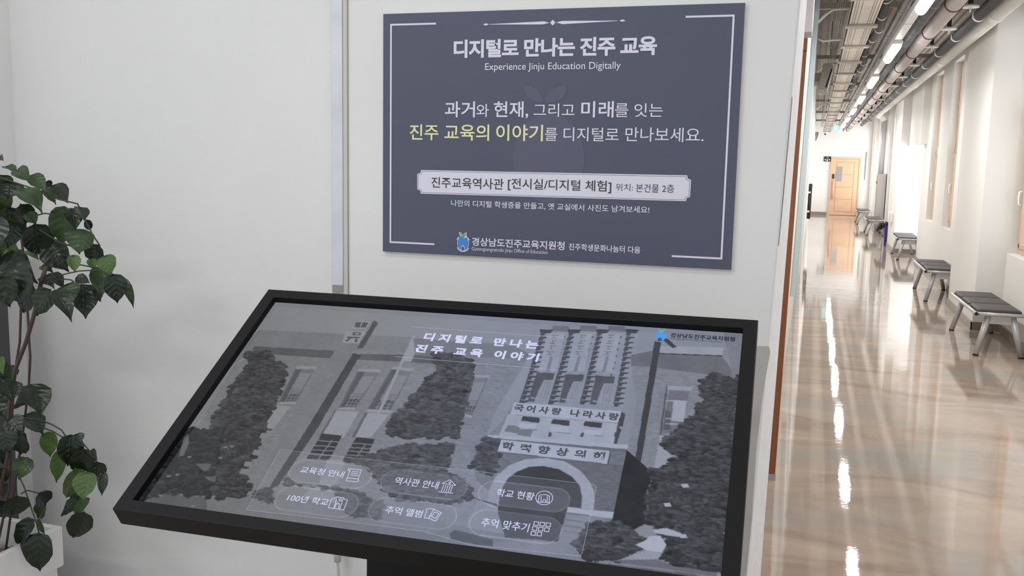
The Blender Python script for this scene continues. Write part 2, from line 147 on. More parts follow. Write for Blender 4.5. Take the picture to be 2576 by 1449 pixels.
67.4)]),(120,'0',[(778.8,58.5),(781.4,58.6),(781.5,66.5),(779.2,66.4)]),(116,'0',[(778.4,73.1),(789.4,73.3),(789.3,75.7),(778.3,75.5)]),(116,'0',[(775.1,81.6),(786.5,81.7),(786.5,84.1),(775.1,84)]),(120,'0',[(779.5,75),(782,75.1),(782.2,
82.9),(779.9,82.8)]),(116,'0',[(777.3,89.5),(789.9,89.5),(789.9,91.9),(777.2,91.9)]),(116,'0',[(779.4,97.4),(787.1,97.9),(787.1,100.3),(779.3,99.8)]),(120,'0',[(780.1,91.3),(782.6,91.3),(782.8,99.1),(780.5,99)]),(116,'0',[(776.2,105.8),
(790.5,105.6),(790.4,107.9),(776.1,108.2)]),(116,'0',[(778.3,113.6),(787.7,113.8),(787.7,116.2),(778.2,115.9)]),(120,'0',[(780.8,107.3),(783.3,107.4),(783.4,115),(781.2,114.9)]),(122,'0',[(781.5,119.8),(786.8,119.9),(787,162.9),(780.9,
163)]),(84,'n',[(658.7,179.6),(692.9,178.1),(694.1,257.4),(658,257.4)]),(140,'n',[(675.9,199),(693.2,196),(694.1,257.4),(670.7,257.4),(672.5,226.7)]),(150,'0',[(661.7,246.8),(694,248.1),(694,251.2),(661.7,249.8)]),(118,'0',[(680.1,
201.2),(681.1,201.2),(681.5,253.6),(680.4,253.6)]),(118,'0',[(685.6,201.1),(686.7,201),(687.2,253.6),(686.2,253.6)]),(118,'0',[(690.5,200.9),(691.5,200.9),(692.3,253.5),(691.2,253.5)]),(84,'n',[(714,178.2),(749.1,176),(749.2,252.5),
(717,253)]),(140,'n',[(732,196.5),(749.1,193.2),(749.2,252.5),(728.3,252.8),(729.2,223.2)]),(150,'0',[(719.9,242.8),(749.2,243.6),(749.2,246.6),(720,245.7)]),(118,'0',[(736.1,198.6),(737.2,198.5),(737.9,249),(737,249)]),(118,'0',[(741.6,
198.3),(742.6,198.2),(743.1,248.9),(742.1,248.9)]),(118,'0',[(746.4,198),(747.4,198),(747.6,248.9),(746.7,248.9)]),(84,'n',[(771.6,175.2),(807.5,174.1),(808.8,253.3),(773.4,250.4)]),(140,'n',[(790,194.4),(807.8,192),(808.8,253.3),(785.8,
251.4),(787,221.4)]),(150,'0',[(776.7,240.4),(808.7,244.1),(808.7,247.1),(776.8,243.3)]),(118,'0',[(794.3,196.8),(795.4,196.8),(796.4,248.5),(795.3,248.4)]),(118,'0',[(800,196.8),(801.1,196.8),(802,248.9),(801,248.9)]),(118,'0',[(805,
196.8),(806.1,196.8),(807,249.3),(805.9,249.2)]),(160,'n',[(629.2,317),(630.1,295.1),(830.8,292),(833.6,341.1),(627.1,349.8)]),(66,'0',[(658.6,295.8),(690.9,295.7),(691.7,308.8),(658.2,307.4)]),(66,'0',[(714.4,295.8),(746.1,295.7),
(746.7,308.7),(713.7,307.3)]),(66,'0',[(773.1,293.9),(804.3,293.8),(804.4,306.7),(772.1,305.3)]),(118,'n',[(636.9,321.7),(660.7,322),(660.6,338.9),(634.4,336.8)]),(118,'n',[(661.9,326.9),(685.4,327.2),(685.1,344),(659.2,341.9)]),(170,
'0',[(656.4,313.4),(688.3,312.6),(688.8,323.9),(657.9,324.6)]),(96,'0',[(692.3,325.1),(694.6,326),(689.5,326.6),(657.5,326.4)]),(170,'0',[(716.2,314.1),(747.6,313.3),(747.8,324.5),(717.4,325.2)]),(96,'0',[(751.2,325.7),(753.4,326.5),
(748.3,327.2),(716.9,326.9)]),(170,'0',[(775.7,313.3),(806.5,312.5),(806.4,323.6),(776.5,324.3)]),(96,'0',[(809.6,324.8),(811.8,325.6),(806.8,326.3),(776,326)]),(80,'0',[(715.1,328.3),(719.9,328.8),(720.4,338.7),(715,338.9)]),(80,'0',
[(771.9,320.7),(776.6,321.2),(776.8,331.1),(771.5,331.3)]),(80,'0',[(830.1,313),(834.6,313.5),(834.6,323.4),(829.4,323.5)]),(168,'n',[(634.1,263.4),(833.2,261.8),(832.4,289.6),(634.7,294.5)]),(70,'0',[(833.2,261.8),(841.8,267.9),(840.9,
297.7),(833.9,298.6),(840.2,306.1),(837.4,339.3),(832.4,339.4),(832.4,289.6)]),(112,'b',[(604.5,353.6),(855.4,356.3),(857,504.6),(783,496.5),(678.3,499.9),(614.8,452.5),(594.4,411.9)]),(165,'0',[(607.7,348.8),(857.9,338.8),(857.4,349.2),
(607.3,355.5)]),(104,'0',[(607.3,355.5),(857.4,349.2),(856.4,356.2),(607.8,361.3)]),(78,'t',[(602.4,353.9),(634.9,358.2),(640.1,402.8),(636.8,438.6),(597.5,422.5),(596.7,389.1)]),(104,'b',[(682.4,385.8),(857.9,385.8),(858.5,502),(822.1,
483.3),(817.8,449),(781.4,407.3),(722.8,388.5)]),(170,'n',[(634.7,357.6),(828.1,357.3),(828.7,386.5),(634.7,384.5)]),(76,'0',[(828.1,357.3),(830.4,358.7),(830.9,388.6),(828.7,386.5)]),(96,'0',[(634.7,384.5),(828.7,386.5),(828.5,388.9),
(634.9,386.7)]),(156,'n',[(648.5,504.4),(642.4,474.7),(645.4,442.8),(662.3,413.4),(686.1,396.3),(722.7,387.9),(757.3,391.3),(785.5,406.8),(805.8,427.6),(817.8,449),(821.8,468.5),(823.4,490.4),(804.6,495.7),(799.7,461.8),(791.9,439.9),
(773.9,421.7),(748.5,409.3),(720.5,406.5),(698.3,411.6),(680.1,424.4),(667.6,442.2),(664.1,461.1),(664.2,481.8),(667.7,506.5)]),(62,'n',[(804.6,495.7),(799.7,461.8),(791.9,439.9),(773.9,421.7),(748.5,409.3),(720.5,406.5),(698.3,411.6),
(680.1,424.4),(667.6,442.2),(664.1,461.1),(664.2,481.8),(667.7,506.5),(670.2,516),(694.1,560.5),(783,553.6)]),(56,'n',[(612.7,489.4),(663.1,497.2),(691.7,551.4),(713.2,557.5),(783.4,555.8),(779.6,499.5),(664.4,502)]),(128,'b',[(832.7,
140.1),(874.5,76.2),(1009,74.7),(1020.6,155.6),(973.7,209.2),(918.6,314.8),(901.8,397.7),(857.6,347.2),(857.3,235.4)]),(150,'n',[(878.2,79.2),(999.1,70.9),(997.6,93.9),(878.6,99.7)]),(60,'0',[(878.6,99.7),(997.5,93.3),(997.3,96.2),
(878.3,103)]),(104,'n',[(828.4,111.3),(870.1,93.4),(874.6,102.8),(998.8,96),(1017,131.4),(1021.4,152.4),(878.4,141.2),(832.7,140.1)]),(62,'0',[(867.7,66.8),(880.2,68.9),(884.2,374.9),(873.6,368.6)]),(56,'0',[(877.5,55.6),(892.2,57.4),
(911.1,78.9),(903.9,83),(889,67.9)]),(120,'n',[(995,29.4),(1033.9,27.4),(1031.1,160.4),(1020.6,155.6),(1013.7,112.9)]),(150,'0',[(905.2,186.2),(953.9,183.3),(949.8,194.3),(906.5,196.6)]),(84,'0',[(904.4,186.3),(906.9,186),(910.8,307.7),
(906.9,308.3)]),(112,'n',[(912,198.9),(946.9,196.2),(944.5,281.3),(930.7,299.6),(911.6,306.3)]),(160,'0',[(921.8,221.5),(944.4,221.6),(945.6,272.8),(923.6,272.9)]),(88,'n',[(910.7,249),(920,250.7),(924.2,295),(911.4,296.7)]),(158,'0',
[(907.6,223.3),(946.4,221.4),(946.3,224.3),(907.5,226.2)]),(158,'0',[(912.9,267.3),(950.8,265.2),(950.7,268),(912.8,270.1)]),(158,'0',[(914.4,279.7),(952.1,277.5),(952,280.3),(914.3,282.5)]),(160,'0',[(908.2,310.8),(922.1,311.6),(922.1,
319.7),(907.4,320.4)]),(150,'n',[(907.7,323),(937.5,359.7),(924.7,381.9),(908.7,391.7)]),(42,'n',[(856.6,350.7),(907.8,396),(902.3,436.6),(912.3,496.1),(894.7,513),(856.8,503.4)]),(64,'t',[(986.5,141.1),(1020.4,152.6),(1033.1,141.9),
(1032.2,242),(1033.3,348.9),(1034.4,422.4),(915,439.9),(910.6,391.5),(929.5,373.6),(955.3,346.9),(936.3,349.5),(920.1,343.9),(911.8,323.8),(940.9,284.5),(959.5,251.4),(970.5,218.3),(965.7,165.2)]),(60,'t',[(935.6,361.5),(1045,343.6),
(1031.3,507.9),(1031.1,577.6),(1025.4,572.4),(961.2,569.9),(947.8,548),(936.8,518),(911.4,496.3),(903.3,436.4),(908.9,389.2)]),(165,'0',[(954.9,412.7),(965.5,409.6),(969,417.2),(958.8,419.7)]),(165,'0',[(931.8,455.6),(942.2,452.6),
(945.7,459.9),(935.7,462.3)]),(165,'0',[(947.8,510.8),(957.9,507.8),(961.3,514.7),(951.5,517.1)]),(165,'0',[(962.9,513),(973,510.1),(976.3,516.9),(966.6,519.3)]),(165,'0',[(932.3,506.2),(942.5,503.2),(945.9,510.1),(936.1,512.6)]),(128,
'n',[(780.5,484.6),(856.8,485.4),(856.9,497.9),(820.6,507.8),(809.2,549.5),(808.4,574.6),(867,576.4),(1025.6,574.5),(1026,579.7),(641.8,588.5),(695.8,567.3),(779.2,554.2)]),(168,'0',[(781.2,485.7),(856.8,485.4),(856.4,497.5),(782,496.7)]),
(100,'0',[(781.4,496.8),(818.6,496.5),(819,498.9),(780.8,499.8)]),(105,'0',[(779.8,510.4),(813.3,510.1),(812.6,511.9),(779.3,512.4)]),(105,'0',[(782.1,521.5),(811.6,521.8),(810.9,523.5),(781.6,523.5)]),(105,'0',[(784.4,532.6),(809.9,
533.3),(809.3,535.1),(783.9,534.6)]),(72,'t',[(820.3,577.2),(804.5,554.8),(809.4,530.8),(821.3,511.2),(841.3,503.4),(866.4,503.1),(892.8,513.2),(909,533.8),(914.8,548.7),(901.3,558.7),(882.9,571.6),(851.9,575.5)]),(58,'t',[(819,570.7),
(830.3,559.9),(858.3,557.7),(895.4,556.3),(877.7,573.5),(834.5,582.7)]),(172,'0',[(917.8,522.8),(935,518.8),(946.2,534.8),(941.6,550),(918.5,549.3),(899,542.2),(914.2,530.7)]),(150,'n',[(918.5,549.3),(941.6,550),(935.1,563.2),(877.7,
573.5),(901.5,559.8)]),(165,'0',[(922.6,509.8),(942.5,503.2),(965.5,509),(973.7,516.9),(944.1,516.9),(925.2,515.2)]),(52,'t',[(934.5,558.9),(947.8,548),(995.3,551.4),(1021.1,562.4),(1020.1,571.1),(961.2,569.9)]),(105,'n',[(877.7,573.5),
(935.1,563.2),(961.3,571),(1025.4,572.4),(1026,579.7),(867.2,577.4)]),(80,'n',[(601.9,566.4),(608.6,558.2),(675.5,567.2),(679.1,580.5),(656,580.7),(608.5,577.7)])]
PANEL=[(234.5,436),(411.6,435.8),(600.9,434.3),(815.2,434.5),(819.8,439.7),(820.9,570.4),(818.2,576.4),(640.1,583),(558.3,569.6),(349.9,571.3),(236.6,574.2)]
PILLS=[(273.6,430.2,451,502.3),(274.9,429.2,511.6,564.7),(448.2,605,448.7,500.7),(449.6,604.5,511.4,562.5),(625.1,782,449.5,500.3),(627.5,780.8,510.2,562.8)]
SLINES=[((364.2,76.2),(691.4,76.5)),((364.1,168.8),(691.3,169.3))]
STEXT=[('title_lettering','디지털로 만나는',0.04,1.5,(403.2,643.7,91,115.4)),('title_lettering','진주 교육 이야기',0.04,1.5,(396.35,652.55,127.4,151.5)),('button_lettering','교육청 안내',0.005,1,(294.3,378.1,467.45,482.5)),('button_lettering','100년 학교',0.005,1,(298.35,374.95,530,544.9)),('button_lettering','역사관 안내',0.005,1,(474.2,553.6,466.05,482.5)),('button_lettering','추억 앨범',0.005,1,(480,545.1,528.5,544.2)),('button_lettering','학교 현황',0.005,1,(657.05,721.75,465.35,481.95)),('button_lettering','추억 맞추기',0.005,1,(648.05,727.85,527.8,545.3)),('logo_lettering','경상남도진주교육지원청',0.03,1,(895.8,1018.25,39.7,52.75)),('logo_lettering','Gyeongsangnamdo Jinju Office of Education',0,1,(895.55,996.7,53.6,59.65)),('banner_lettering','국어사랑 나라사랑',0.04,1.5,(637.55,831.05,267.75,285.7)),('banner_lettering','학력향상의해',0.035,1.9,(639.2,822.15,361.75,380.35))]
ICONS=[[(384.6,460.9),(405.6,460.6),(407.1,480.8),(386.9,481.1),(384.6,460.9)],[(384.6,460.9),(380.7,461.1),(381.1,465.1),(385.6,465.5)],[(407.1,480.8),(409.6,483.5),(408.1,487.3),(387,487.8),(387.1,481.7)],[(390.1,465.9),(402.8,465.8)],
[(390.3,470),(403.1,469.8)],[(390.6,474.1),(403.3,473.9)],[(558.6,468.9),(569.4,459.5),(583.4,469.9),(558.6,468.9)],[(558.3,487.2),(583.2,486.8)],[(562.1,472.4),(562.6,486.6)],[(566.1,472.2),(566.6,486.4)],[(570.1,472),(570.5,486.2)],
[(574.1,471.8),(574.5,486)],[(578,471.6),(578.4,485.8)],[(569.5,464.8),(571.2,463.8),(572.8,466.3),(570.7,467.4),(569.5,464.8)],[(379.2,547.9),(377.6,529.8),(382.8,526.1),(385.2,523.8),(397,524),(399.7,526.5),(406.4,527.8),(407.9,548.3),
(379.2,547.9)],[(389.4,547.7),(386.3,528.5)],[(400.3,547.9),(397.5,527.2)],[(390,547.2),(390.1,537.6),(394.7,537.3),(397.1,542.3),(397.7,547.6)],[(390.4,528.3),(392.8,526),(396.2,529),(394.5,532.1),(390.4,528.3)],[(549.5,524.7),(561.3,
523),(560.9,528.1),(558.8,543.2),(551.4,543.4),(549.5,524.7)],[(561.7,524.2),(576.5,528.9),(571.9,547.2),(558.2,542.4),(561.7,524.2)],[(564.5,529.4),(573,531.3),(570,541.5),(561.7,538.5),(564.5,529.4)],[(752.6,471.8),(752.9,474.9),
(752.5,478),(751.5,480.9),(749.8,483.4),(747.5,485.4),(744.8,486.8),(741.9,487.6),(738.7,487.8),(735.6,487.2),(732.6,485.9),(729.9,484.1),(727.7,481.7),(726,478.9),(724.9,475.8),(724.5,472.7),(724.9,469.6),(725.9,466.7),(727.6,464.1),
(729.9,462),(732.6,460.6),(735.6,459.7),(738.8,459.6),(742,460.3),(745,461.6),(747.6,463.5),(749.9,465.9),(751.6,468.7),(752.6,471.8)],[(730.1,483.4),(729.5,469.1),(734.7,467.5),(740.2,466.7),(746.3,468.4),(748.8,482.4),(730.1,483.4)],
[(737.6,482.3),(738.5,477.1),(741.6,477.4),(742.9,482.2)],[(733.1,471.6),(735.2,482.6)],[(743,470.1),(745.2,481.9)],[(733.4,523),(740.6,522.9),(741,530),(733.9,530.2),(733.4,523)],[(743.3,522.7),(750.5,522.6),(750.9,529.7),(743.8,529.8),
(743.3,522.7)],[(753.2,522.4),(760.4,522.3),(760.7,529.4),(753.6,529.5),(753.2,522.4)],[(733.3,532.9),(740.5,532.7),(740.9,539.8),(733.8,539.9),(733.3,532.9)],[(743.2,532.5),(750.3,532.4),(750.7,539.5),(743.6,539.6),(743.2,532.5)],
[(753.1,532.2),(760.1,532.1),(760.5,539.1),(753.4,539.3),(753.1,532.2)],[(733.2,542.6),(740.3,542.5),(740.8,549.5),(733.7,549.6),(733.2,542.6)],[(743.1,542.3),(750.1,542.1),(750.5,549.1),(743.5,549.3),(743.1,542.3)]]
SEMB=[('blue',[(887.5,50.4),(887.6,54.3),(887,58),(885.7,61.2),(883.8,63.8),(881.5,65.5),(878.8,66.3),(876,66.1),(873.3,64.9),(870.8,62.8),(868.7,59.9),(867.2,56.5),(866.4,52.7),(866.2,48.7),(866.8,45),(868.1,41.7),(870,39.1),(872.4,37.3),
(875.1,36.5),(877.9,36.8),(880.7,38),(883.2,40.2),(885.2,43.1),(886.7,46.6)])]
SIGN_TEXT=[('title_lettering','디지털로 만나는 진주 교육',0.035,0.93,'w',(-0.8773,-0.3684,1.8995,1.855)),('subtitle_lettering','Experience Jinju Education Digitally',0.004,1,'w',(-0.7932,-0.4526,1.8414,1.8195)),('slogan_lettering','과거',0.014,1,'w',(-0.8993,-0.8183,1.7487,1.7093)),('slogan_lettering','와',0.004,1,'w',(-0.8147,-0.7813,1.7422,1.7102)),('slogan_lettering','현재,',0.014,1,'w',(-0.7684,-0.6788,1.7487,1.7077)),('slogan_lettering','그리고',0.004,1,'w',(-0.6652,-0.562,1.7437,1.7118)),('slogan_lettering','미래',0.014,1,'w',(-0.5456,-0.4658,1.7493,1.7108)),('slogan_lettering','를',0.004,1,'w',(-0.4626,-0.4305,1.7441,1.712)),('slogan_lettering','잇는',0.004,1,'w',(-0.4162,-0.3486,1.7441,1.7123)),('slogan_lettering','진주',0.012,1,'y',(-0.9958,-0.9161,1.6911,1.6513)),('slogan_lettering','교육의',0.012,1,'y',(-0.8998,-0.7796,1.6919,1.6518)),('slogan_lettering','이야기',0.012,1,'y',(-0.7611,-0.6401,1.6924,1.6522)),('slogan_lettering','를',0.004,1,'w',(-0.6349,-0.6036,1.685,1.6538)),('slogan_lettering','디지털로',0.004,1,'w',(-0.5878,-0.4515,1.6867,1.6539)),('slogan_lettering','만나보세요.',0.004,1,'w',(-0.4354,-0.2511,1.6882,1.6549)),('badge_lettering','진주교육역사관',0.008,1,'d',(-0.9342,-0.7393,1.5584,1.5312)),('badge_lettering','[전시실/디지털 체험]',0.008,1,'d',(-0.7278,-0.4652,1.5606,1.5301)),('badge_lettering','위치:',0,1,'g',(-0.4544,-0.4124,1.5543,1.537)),('badge_lettering','본건물',0.004,1,'g',(-0.4053,-0.3503,1.5551,1.5353)),('badge_lettering','2층',0.004,1,'g',(-0.3424,-0.3141,1.5556,1.5358)),('invitation_lettering','나만의 디지털 학생증을 만들고, 옛 교실에서 사진도 남겨보세요!',0.01,1,'w',(-0.8795,-0.3708,1.5019,1.4847)),('office_lettering','경상남도진주교육지원청',0.02,1,'w',(-0.8215,-0.5773,1.4083,1.387)),('office_lettering','Gyeongsangnamdo Jinju Office of Education',0,1,'w',(-0.8214,-0.6201,1.3842,1.3724)),('office_lettering','진주학생문화나눔터 다음',0.015,1,'w',(-0.5667,-0.389,1.4049,1.388))]
BADGE=[(-0.9636,1.5753),(-0.2851,1.5779),(-0.2835,1.5708),(-0.2753,1.5669),(-0.276,1.5275),(-0.2836,1.5247),(-0.2855,1.5172),(-0.9635,1.5148),(-0.9651,1.5223),(-0.9736,1.5261),(-0.9739,1.5649),(-0.965,1.5678)]
EMBLEM={'cx':(-0.8454,1.3923),'top':(-0.8457,1.4116),'bot':(-0.8452,1.3759),'l':(-0.8603,1.392),'r':(-0.8303,1.3924)}
FRUIT=[(-0.5337,1.6142),(-0.534,1.6),(-0.5358,1.586),(-0.5392,1.5724),(-0.544,1.5595),(-0.5501,1.5474),(-0.5576,1.5364),(-0.5661,1.5267),(-0.5757,1.5184),(-0.5862,1.5117),(-0.5974,1.5067),(-0.609,1.5035),(-0.6209,1.5021),(-0.633,1.5027),
(-0.6449,1.5052),(-0.6565,1.5095),(-0.6675,1.5156),(-0.6778,1.5234),(-0.6872,1.5328),(-0.6955,1.5435),(-0.7026,1.5555),(-0.7083,1.5684),(-0.7125,1.5821),(-0.7152,1.5964),(-0.7163,1.6109),(-0.7158,1.6251),(-0.7138,1.6391),(-0.7101,1.6525),
(-0.705,1.6653),(-0.6985,1.6771),(-0.6908,1.6878),(-0.6819,1.6971),(-0.6721,1.7049),(-0.6615,1.7112),(-0.6502,1.7157),(-0.6386,1.7185),(-0.6268,1.7195),(-0.6149,1.7186),(-0.6032,1.7159),(-0.5919,1.7115),(-0.5812,1.7055),(-0.5712,1.6978),
(-0.5622,1.6888),(-0.5541,1.6785),(-0.5473,1.667),(-0.5418,1.6547),(-0.5376,1.6416),(-0.5349,1.628)]
LEAF_L=[(-0.6393,1.7487),(-0.6517,1.7726),(-0.6758,1.787),(-0.6945,1.7871),(-0.6932,1.7743),(-0.6836,1.7599),(-0.6647,1.7487),(-0.6426,1.7439)]
LEAF_R=[(-0.6383,1.7487),(-0.6281,1.7709),(-0.6051,1.7844),(-0.5835,1.785),(-0.5832,1.7724),(-0.591,1.7566),(-0.6108,1.7471),(-0.6341,1.7433)]
ORN=[[(-0.6307,1.935),(-0.6452,1.9387),(-0.7845,1.9354),(-0.7845,1.9344),(-0.647,1.9315)],[(-0.6143,1.9353),(-0.5996,1.9385),(-0.4648,1.9359),(-0.4648,1.9349),(-0.5984,1.9309)],[(-0.6292,1.935),(-0.6227,1.9417),(-0.6158,1.935),(-0.6223,
1.9282)],[(-0.8011,1.9352),(-0.7934,1.9377),(-0.7856,1.935),(-0.7933,1.9321)],[(-0.4601,1.9355),(-0.4526,1.9382),(-0.4444,1.9355),(-0.4524,1.9328)]]
LEAVES=[(-1.828,1.742,1.589,-1.793,1.718,1.579,0.014,0),(-1.815,1.777,1.558,-1.757,1.756,1.531,0.035,1),(-1.702,1.705,1.55,-1.656,1.699,1.513,0.033,1),(-1.846,1.892,1.525,-1.842,1.91,1.51,0.023,0),(-1.791,1.858,1.522,-1.729,1.842,1.48,0.044,
0),(-1.873,1.808,1.527,-1.866,1.795,1.486,0.063,0),(-1.76,1.728,1.514,-1.673,1.704,1.465,0.05,1),(-1.704,1.737,1.515,-1.688,1.763,1.48,0.018,1),(-1.948,1.872,1.462,-1.968,1.891,1.354,0.067,0),(-1.943,1.866,1.564,-1.89,1.848,1.55,0.027,
1),(-1.775,1.758,1.457,-1.754,1.766,1.429,0.031,1),(-1.843,1.851,1.423,-1.861,1.872,1.339,0.072,0),(-1.907,1.884,1.351,-1.845,1.859,1.334,0.031,2),(-1.723,1.823,1.472,-1.748,1.834,1.372,0.056,1),(-1.681,1.801,1.471,-1.654,1.782,1.418,
0.037,0),(-1.651,1.794,1.475,-1.616,1.77,1.445,0.031,0),(-1.723,1.896,1.436,-1.737,1.918,1.406,0.018,0),(-1.655,1.81,1.42,-1.663,1.798,1.36,0.069,1),(-1.843,1.89,1.372,-1.785,1.894,1.301,0.064,0),(-1.684,1.884,1.375,-1.709,1.905,1.32,
0.058,0),(-1.589,1.802,1.361,-1.567,1.797,1.317,0.041,2),(-1.649,1.822,1.349,-1.64,1.818,1.322,0.022,2),(-1.61,1.725,1.368,-1.598,1.714,1.329,0.027,2),(-1.663,1.869,1.326,-1.638,1.841,1.253,0.048,1),(-1.479,1.7,1.334,-1.477,1.708,1.266,
0.045,0),(-1.501,1.752,1.319,-1.471,1.754,1.249,0.02,1),(-1.886,1.794,1.345,-1.779,1.784,1.287,0.063,0),(-1.884,1.909,1.311,-1.831,1.891,1.297,0.025,0),(-1.753,1.781,1.306,-1.707,1.763,1.281,0.035,0),(-1.778,1.829,1.303,-1.728,1.816,
1.272,0.03,0),(-1.647,1.768,1.309,-1.619,1.783,1.296,0.024,0),(-1.673,1.761,1.291,-1.65,1.764,1.251,0.051,1),(-1.738,1.889,1.274,-1.711,1.865,1.191,0.062,0),(-1.646,1.704,1.289,-1.587,1.687,1.221,0.04,0),(-1.672,1.858,1.271,-1.663,
1.865,1.235,0.017,0),(-1.697,1.742,1.281,-1.732,1.732,1.216,0.054,0),(-1.796,1.729,1.33,-1.768,1.727,1.239,0.075,0),(-1.794,1.699,1.311,-1.79,1.711,1.235,0.052,0),(-1.894,1.887,1.268,-1.959,1.914,1.179,0.058,0),(-1.965,1.852,1.519,
-1.974,1.879,1.428,0.057,1),(-1.81,1.694,1.45,-1.783,1.681,1.372,0.059,0),(-2,1.903,1.541,-2.007,1.919,1.503,0.047,1),(-1.907,1.78,1.377,-1.903,1.807,1.31,0.066,0),(-1.97,1.827,1.304,-1.965,1.846,1.228,0.064,0),(-1.812,1.755,1.428,
-1.813,1.736,1.372,0.04,0),(-1.877,1.788,1.397,-1.865,1.766,1.348,0.048,1),(-1.805,1.774,1.477,-1.824,1.802,1.424,0.044,0),(-1.841,1.763,1.369,-1.775,1.733,1.368,0.022,2),(-1.816,1.7,1.118,-1.788,1.68,1.08,0.021,2),(-1.964,1.862,1.053,
-1.964,1.854,1.007,0.047,0),(-1.78,1.754,1.042,-1.731,1.73,0.971,0.06,0),(-1.995,1.906,0.933,-1.906,1.901,0.952,0.053,0),(-1.853,1.736,1.048,-1.798,1.709,1.009,0.042,0),(-1.773,1.702,1.061,-1.762,1.682,1.023,0.03,0),(-1.895,1.839,0.93,
-1.815,1.818,0.893,0.056,0),(-1.795,1.699,0.97,-1.76,1.698,0.939,0.043,0),(-1.82,1.745,0.927,-1.848,1.775,0.848,0.066,0),(-1.836,1.717,0.933,-1.822,1.719,0.874,0.052,0),(-1.841,1.86,0.887,-1.833,1.855,0.82,0.038,2),(-1.845,1.907,0.824,
-1.868,1.906,0.73,0.036,2),(-1.657,1.743,0.932,-1.666,1.738,0.852,0.053,0),(-1.6,1.698,0.952,-1.582,1.693,0.933,0.026,0),(-1.622,1.745,0.899,-1.663,1.768,0.823,0.051,0),(-1.701,1.873,0.82,-1.711,1.873,0.763,0.043,0),(-1.523,1.697,0.87,
-1.519,1.682,0.818,0.021,0),(-1.599,1.743,0.902,-1.567,1.726,0.884,0.015,0),(-1.645,1.741,0.852,-1.698,1.763,0.76,0.05,2),(-1.591,1.721,0.855,-1.585,1.694,0.793,0.05,2),(-1.797,1.894,0.741,-1.814,1.898,0.698,0.041,0),(-1.788,1.908,
0.698,-1.855,1.902,0.642,0.036,0),(-1.745,1.888,0.711,-1.8,1.897,0.642,0.029,1),(-1.739,1.864,0.683,-1.797,1.879,0.596,0.056,0),(-1.849,1.799,0.836,-1.857,1.774,0.784,0.045,1),(-1.754,1.736,0.776,-1.758,1.759,0.735,0.042,0),(-1.889,
1.888,0.678,-1.944,1.913,0.618,0.036,1),(-1.851,1.764,0.746,-1.884,1.773,0.685,0.058,0),(-1.909,1.866,0.638,-1.976,1.874,0.541,0.049,0),(-1.897,1.869,0.602,-1.904,1.871,0.49,0.071,0),(-1.862,1.834,0.659,-1.853,1.845,0.612,0.013,1),
(-1.887,1.749,0.819,-1.901,1.774,0.772,0.035,0),(-2.054,1.9,0.706,-2.015,1.875,0.681,0.036,0),(-2.072,1.904,0.652,-2.075,1.931,0.594,0.034,0),(-1.984,1.837,0.988,-1.923,1.81,0.924,0.065,0),(-2.038,1.888,1.058,-1.993,1.865,0.98,0.057,
0),(-2.059,1.903,0.831,-2.052,1.913,0.757,0.053,0)]
STEMS=[(0.003,[(-1.845,1.8,1.417),(-1.835,1.8,1.386),(-1.831,1.8,1.337),(-1.846,1.8,1.238),(-1.857,1.8,1.132),(-1.876,1.8,1.06),(-1.897,1.8,0.921),(-1.914,1.8,0.749),(-1.944,1.8,0.614)]),(0.003,[(-1.869,1.84,1.225),(-1.868,1.84,1.174),(-1.868,
1.84,1.124),(-1.867,1.84,1.086),(-1.876,1.84,1.013),(-1.897,1.84,0.91),(-1.94,1.84,0.732),(-1.981,1.84,0.598)]),(0.005,[(-1.725,1.76,1.331),(-1.74,1.76,1.298),(-1.766,1.76,1.217),(-1.796,1.76,1.144),(-1.834,1.76,1.072),(-1.858,1.76,
0.977),(-1.871,1.76,0.851),(-1.905,1.76,0.644)]),(0.0018,[(-1.892,1.8,1.538),(-1.833,1.8,1.523),(-1.773,1.8,1.509),(-1.719,1.8,1.49),(-1.662,1.8,1.481)]),(0.0018,[(-1.662,1.8,1.481),(-1.637,1.8,1.437),(-1.623,1.8,1.411),(-1.601,1.8,
1.383)]),(0.0018,[(-1.779,1.8,1.414),(-1.752,1.8,1.402),(-1.721,1.8,1.387),(-1.686,1.8,1.379)]),(0.0018,[(-1.789,1.8,1.448),(-1.761,1.8,1.455),(-1.729,1.8,1.452)]),(0.0018,[(-1.778,1.8,1.301),(-1.726,1.8,1.306),(-1.666,1.8,1.32),(-1.614,
1.8,1.325),(-1.592,1.8,1.337)]),(0.0018,[(-1.718,1.8,1.298),(-1.691,1.8,1.297),(-1.666,1.8,1.284)]),(0.0018,[(-1.669,1.8,1.336),(-1.631,1.8,1.332)]),(0.0018,[(-1.783,1.8,1.345),(-1.764,1.8,1.329)]),(0.0018,[(-1.903,1.8,1.379),(-1.863,
1.8,1.365),(-1.831,1.8,1.36)]),(0.0018,[(-1.812,1.8,0.939),(-1.77,1.8,0.93),(-1.74,1.8,0.919),(-1.726,1.8,0.902)]),(0.0018,[(-1.805,1.8,0.92),(-1.766,1.8,0.912),(-1.722,1.8,0.894),(-1.704,1.8,0.859),(-1.696,1.8,0.827)]),(0.0018,[(-1.687,
1.8,0.902),(-1.659,1.8,0.877),(-1.636,1.8,0.849)]),(0.0018,[(-1.901,1.8,0.819),(-1.867,1.8,0.755),(-1.838,1.8,0.677),(-1.826,1.8,0.638)]),(0.0018,[(-1.878,1.8,0.736),(-1.857,1.8,0.748),(-1.821,1.8,0.745)]),(0.0018,[(-1.902,1.8,0.929),
(-1.855,1.8,0.938),(-1.809,1.8,0.938)])]
NMAIN=3



# ------------------------------------------------------------------ materials
def lin(c):
    return tuple((v / 12.92 if v <= 0.04045 else ((v + 0.055) / 1.055) ** 2.4) for v in [x / 255.0 for x in c])


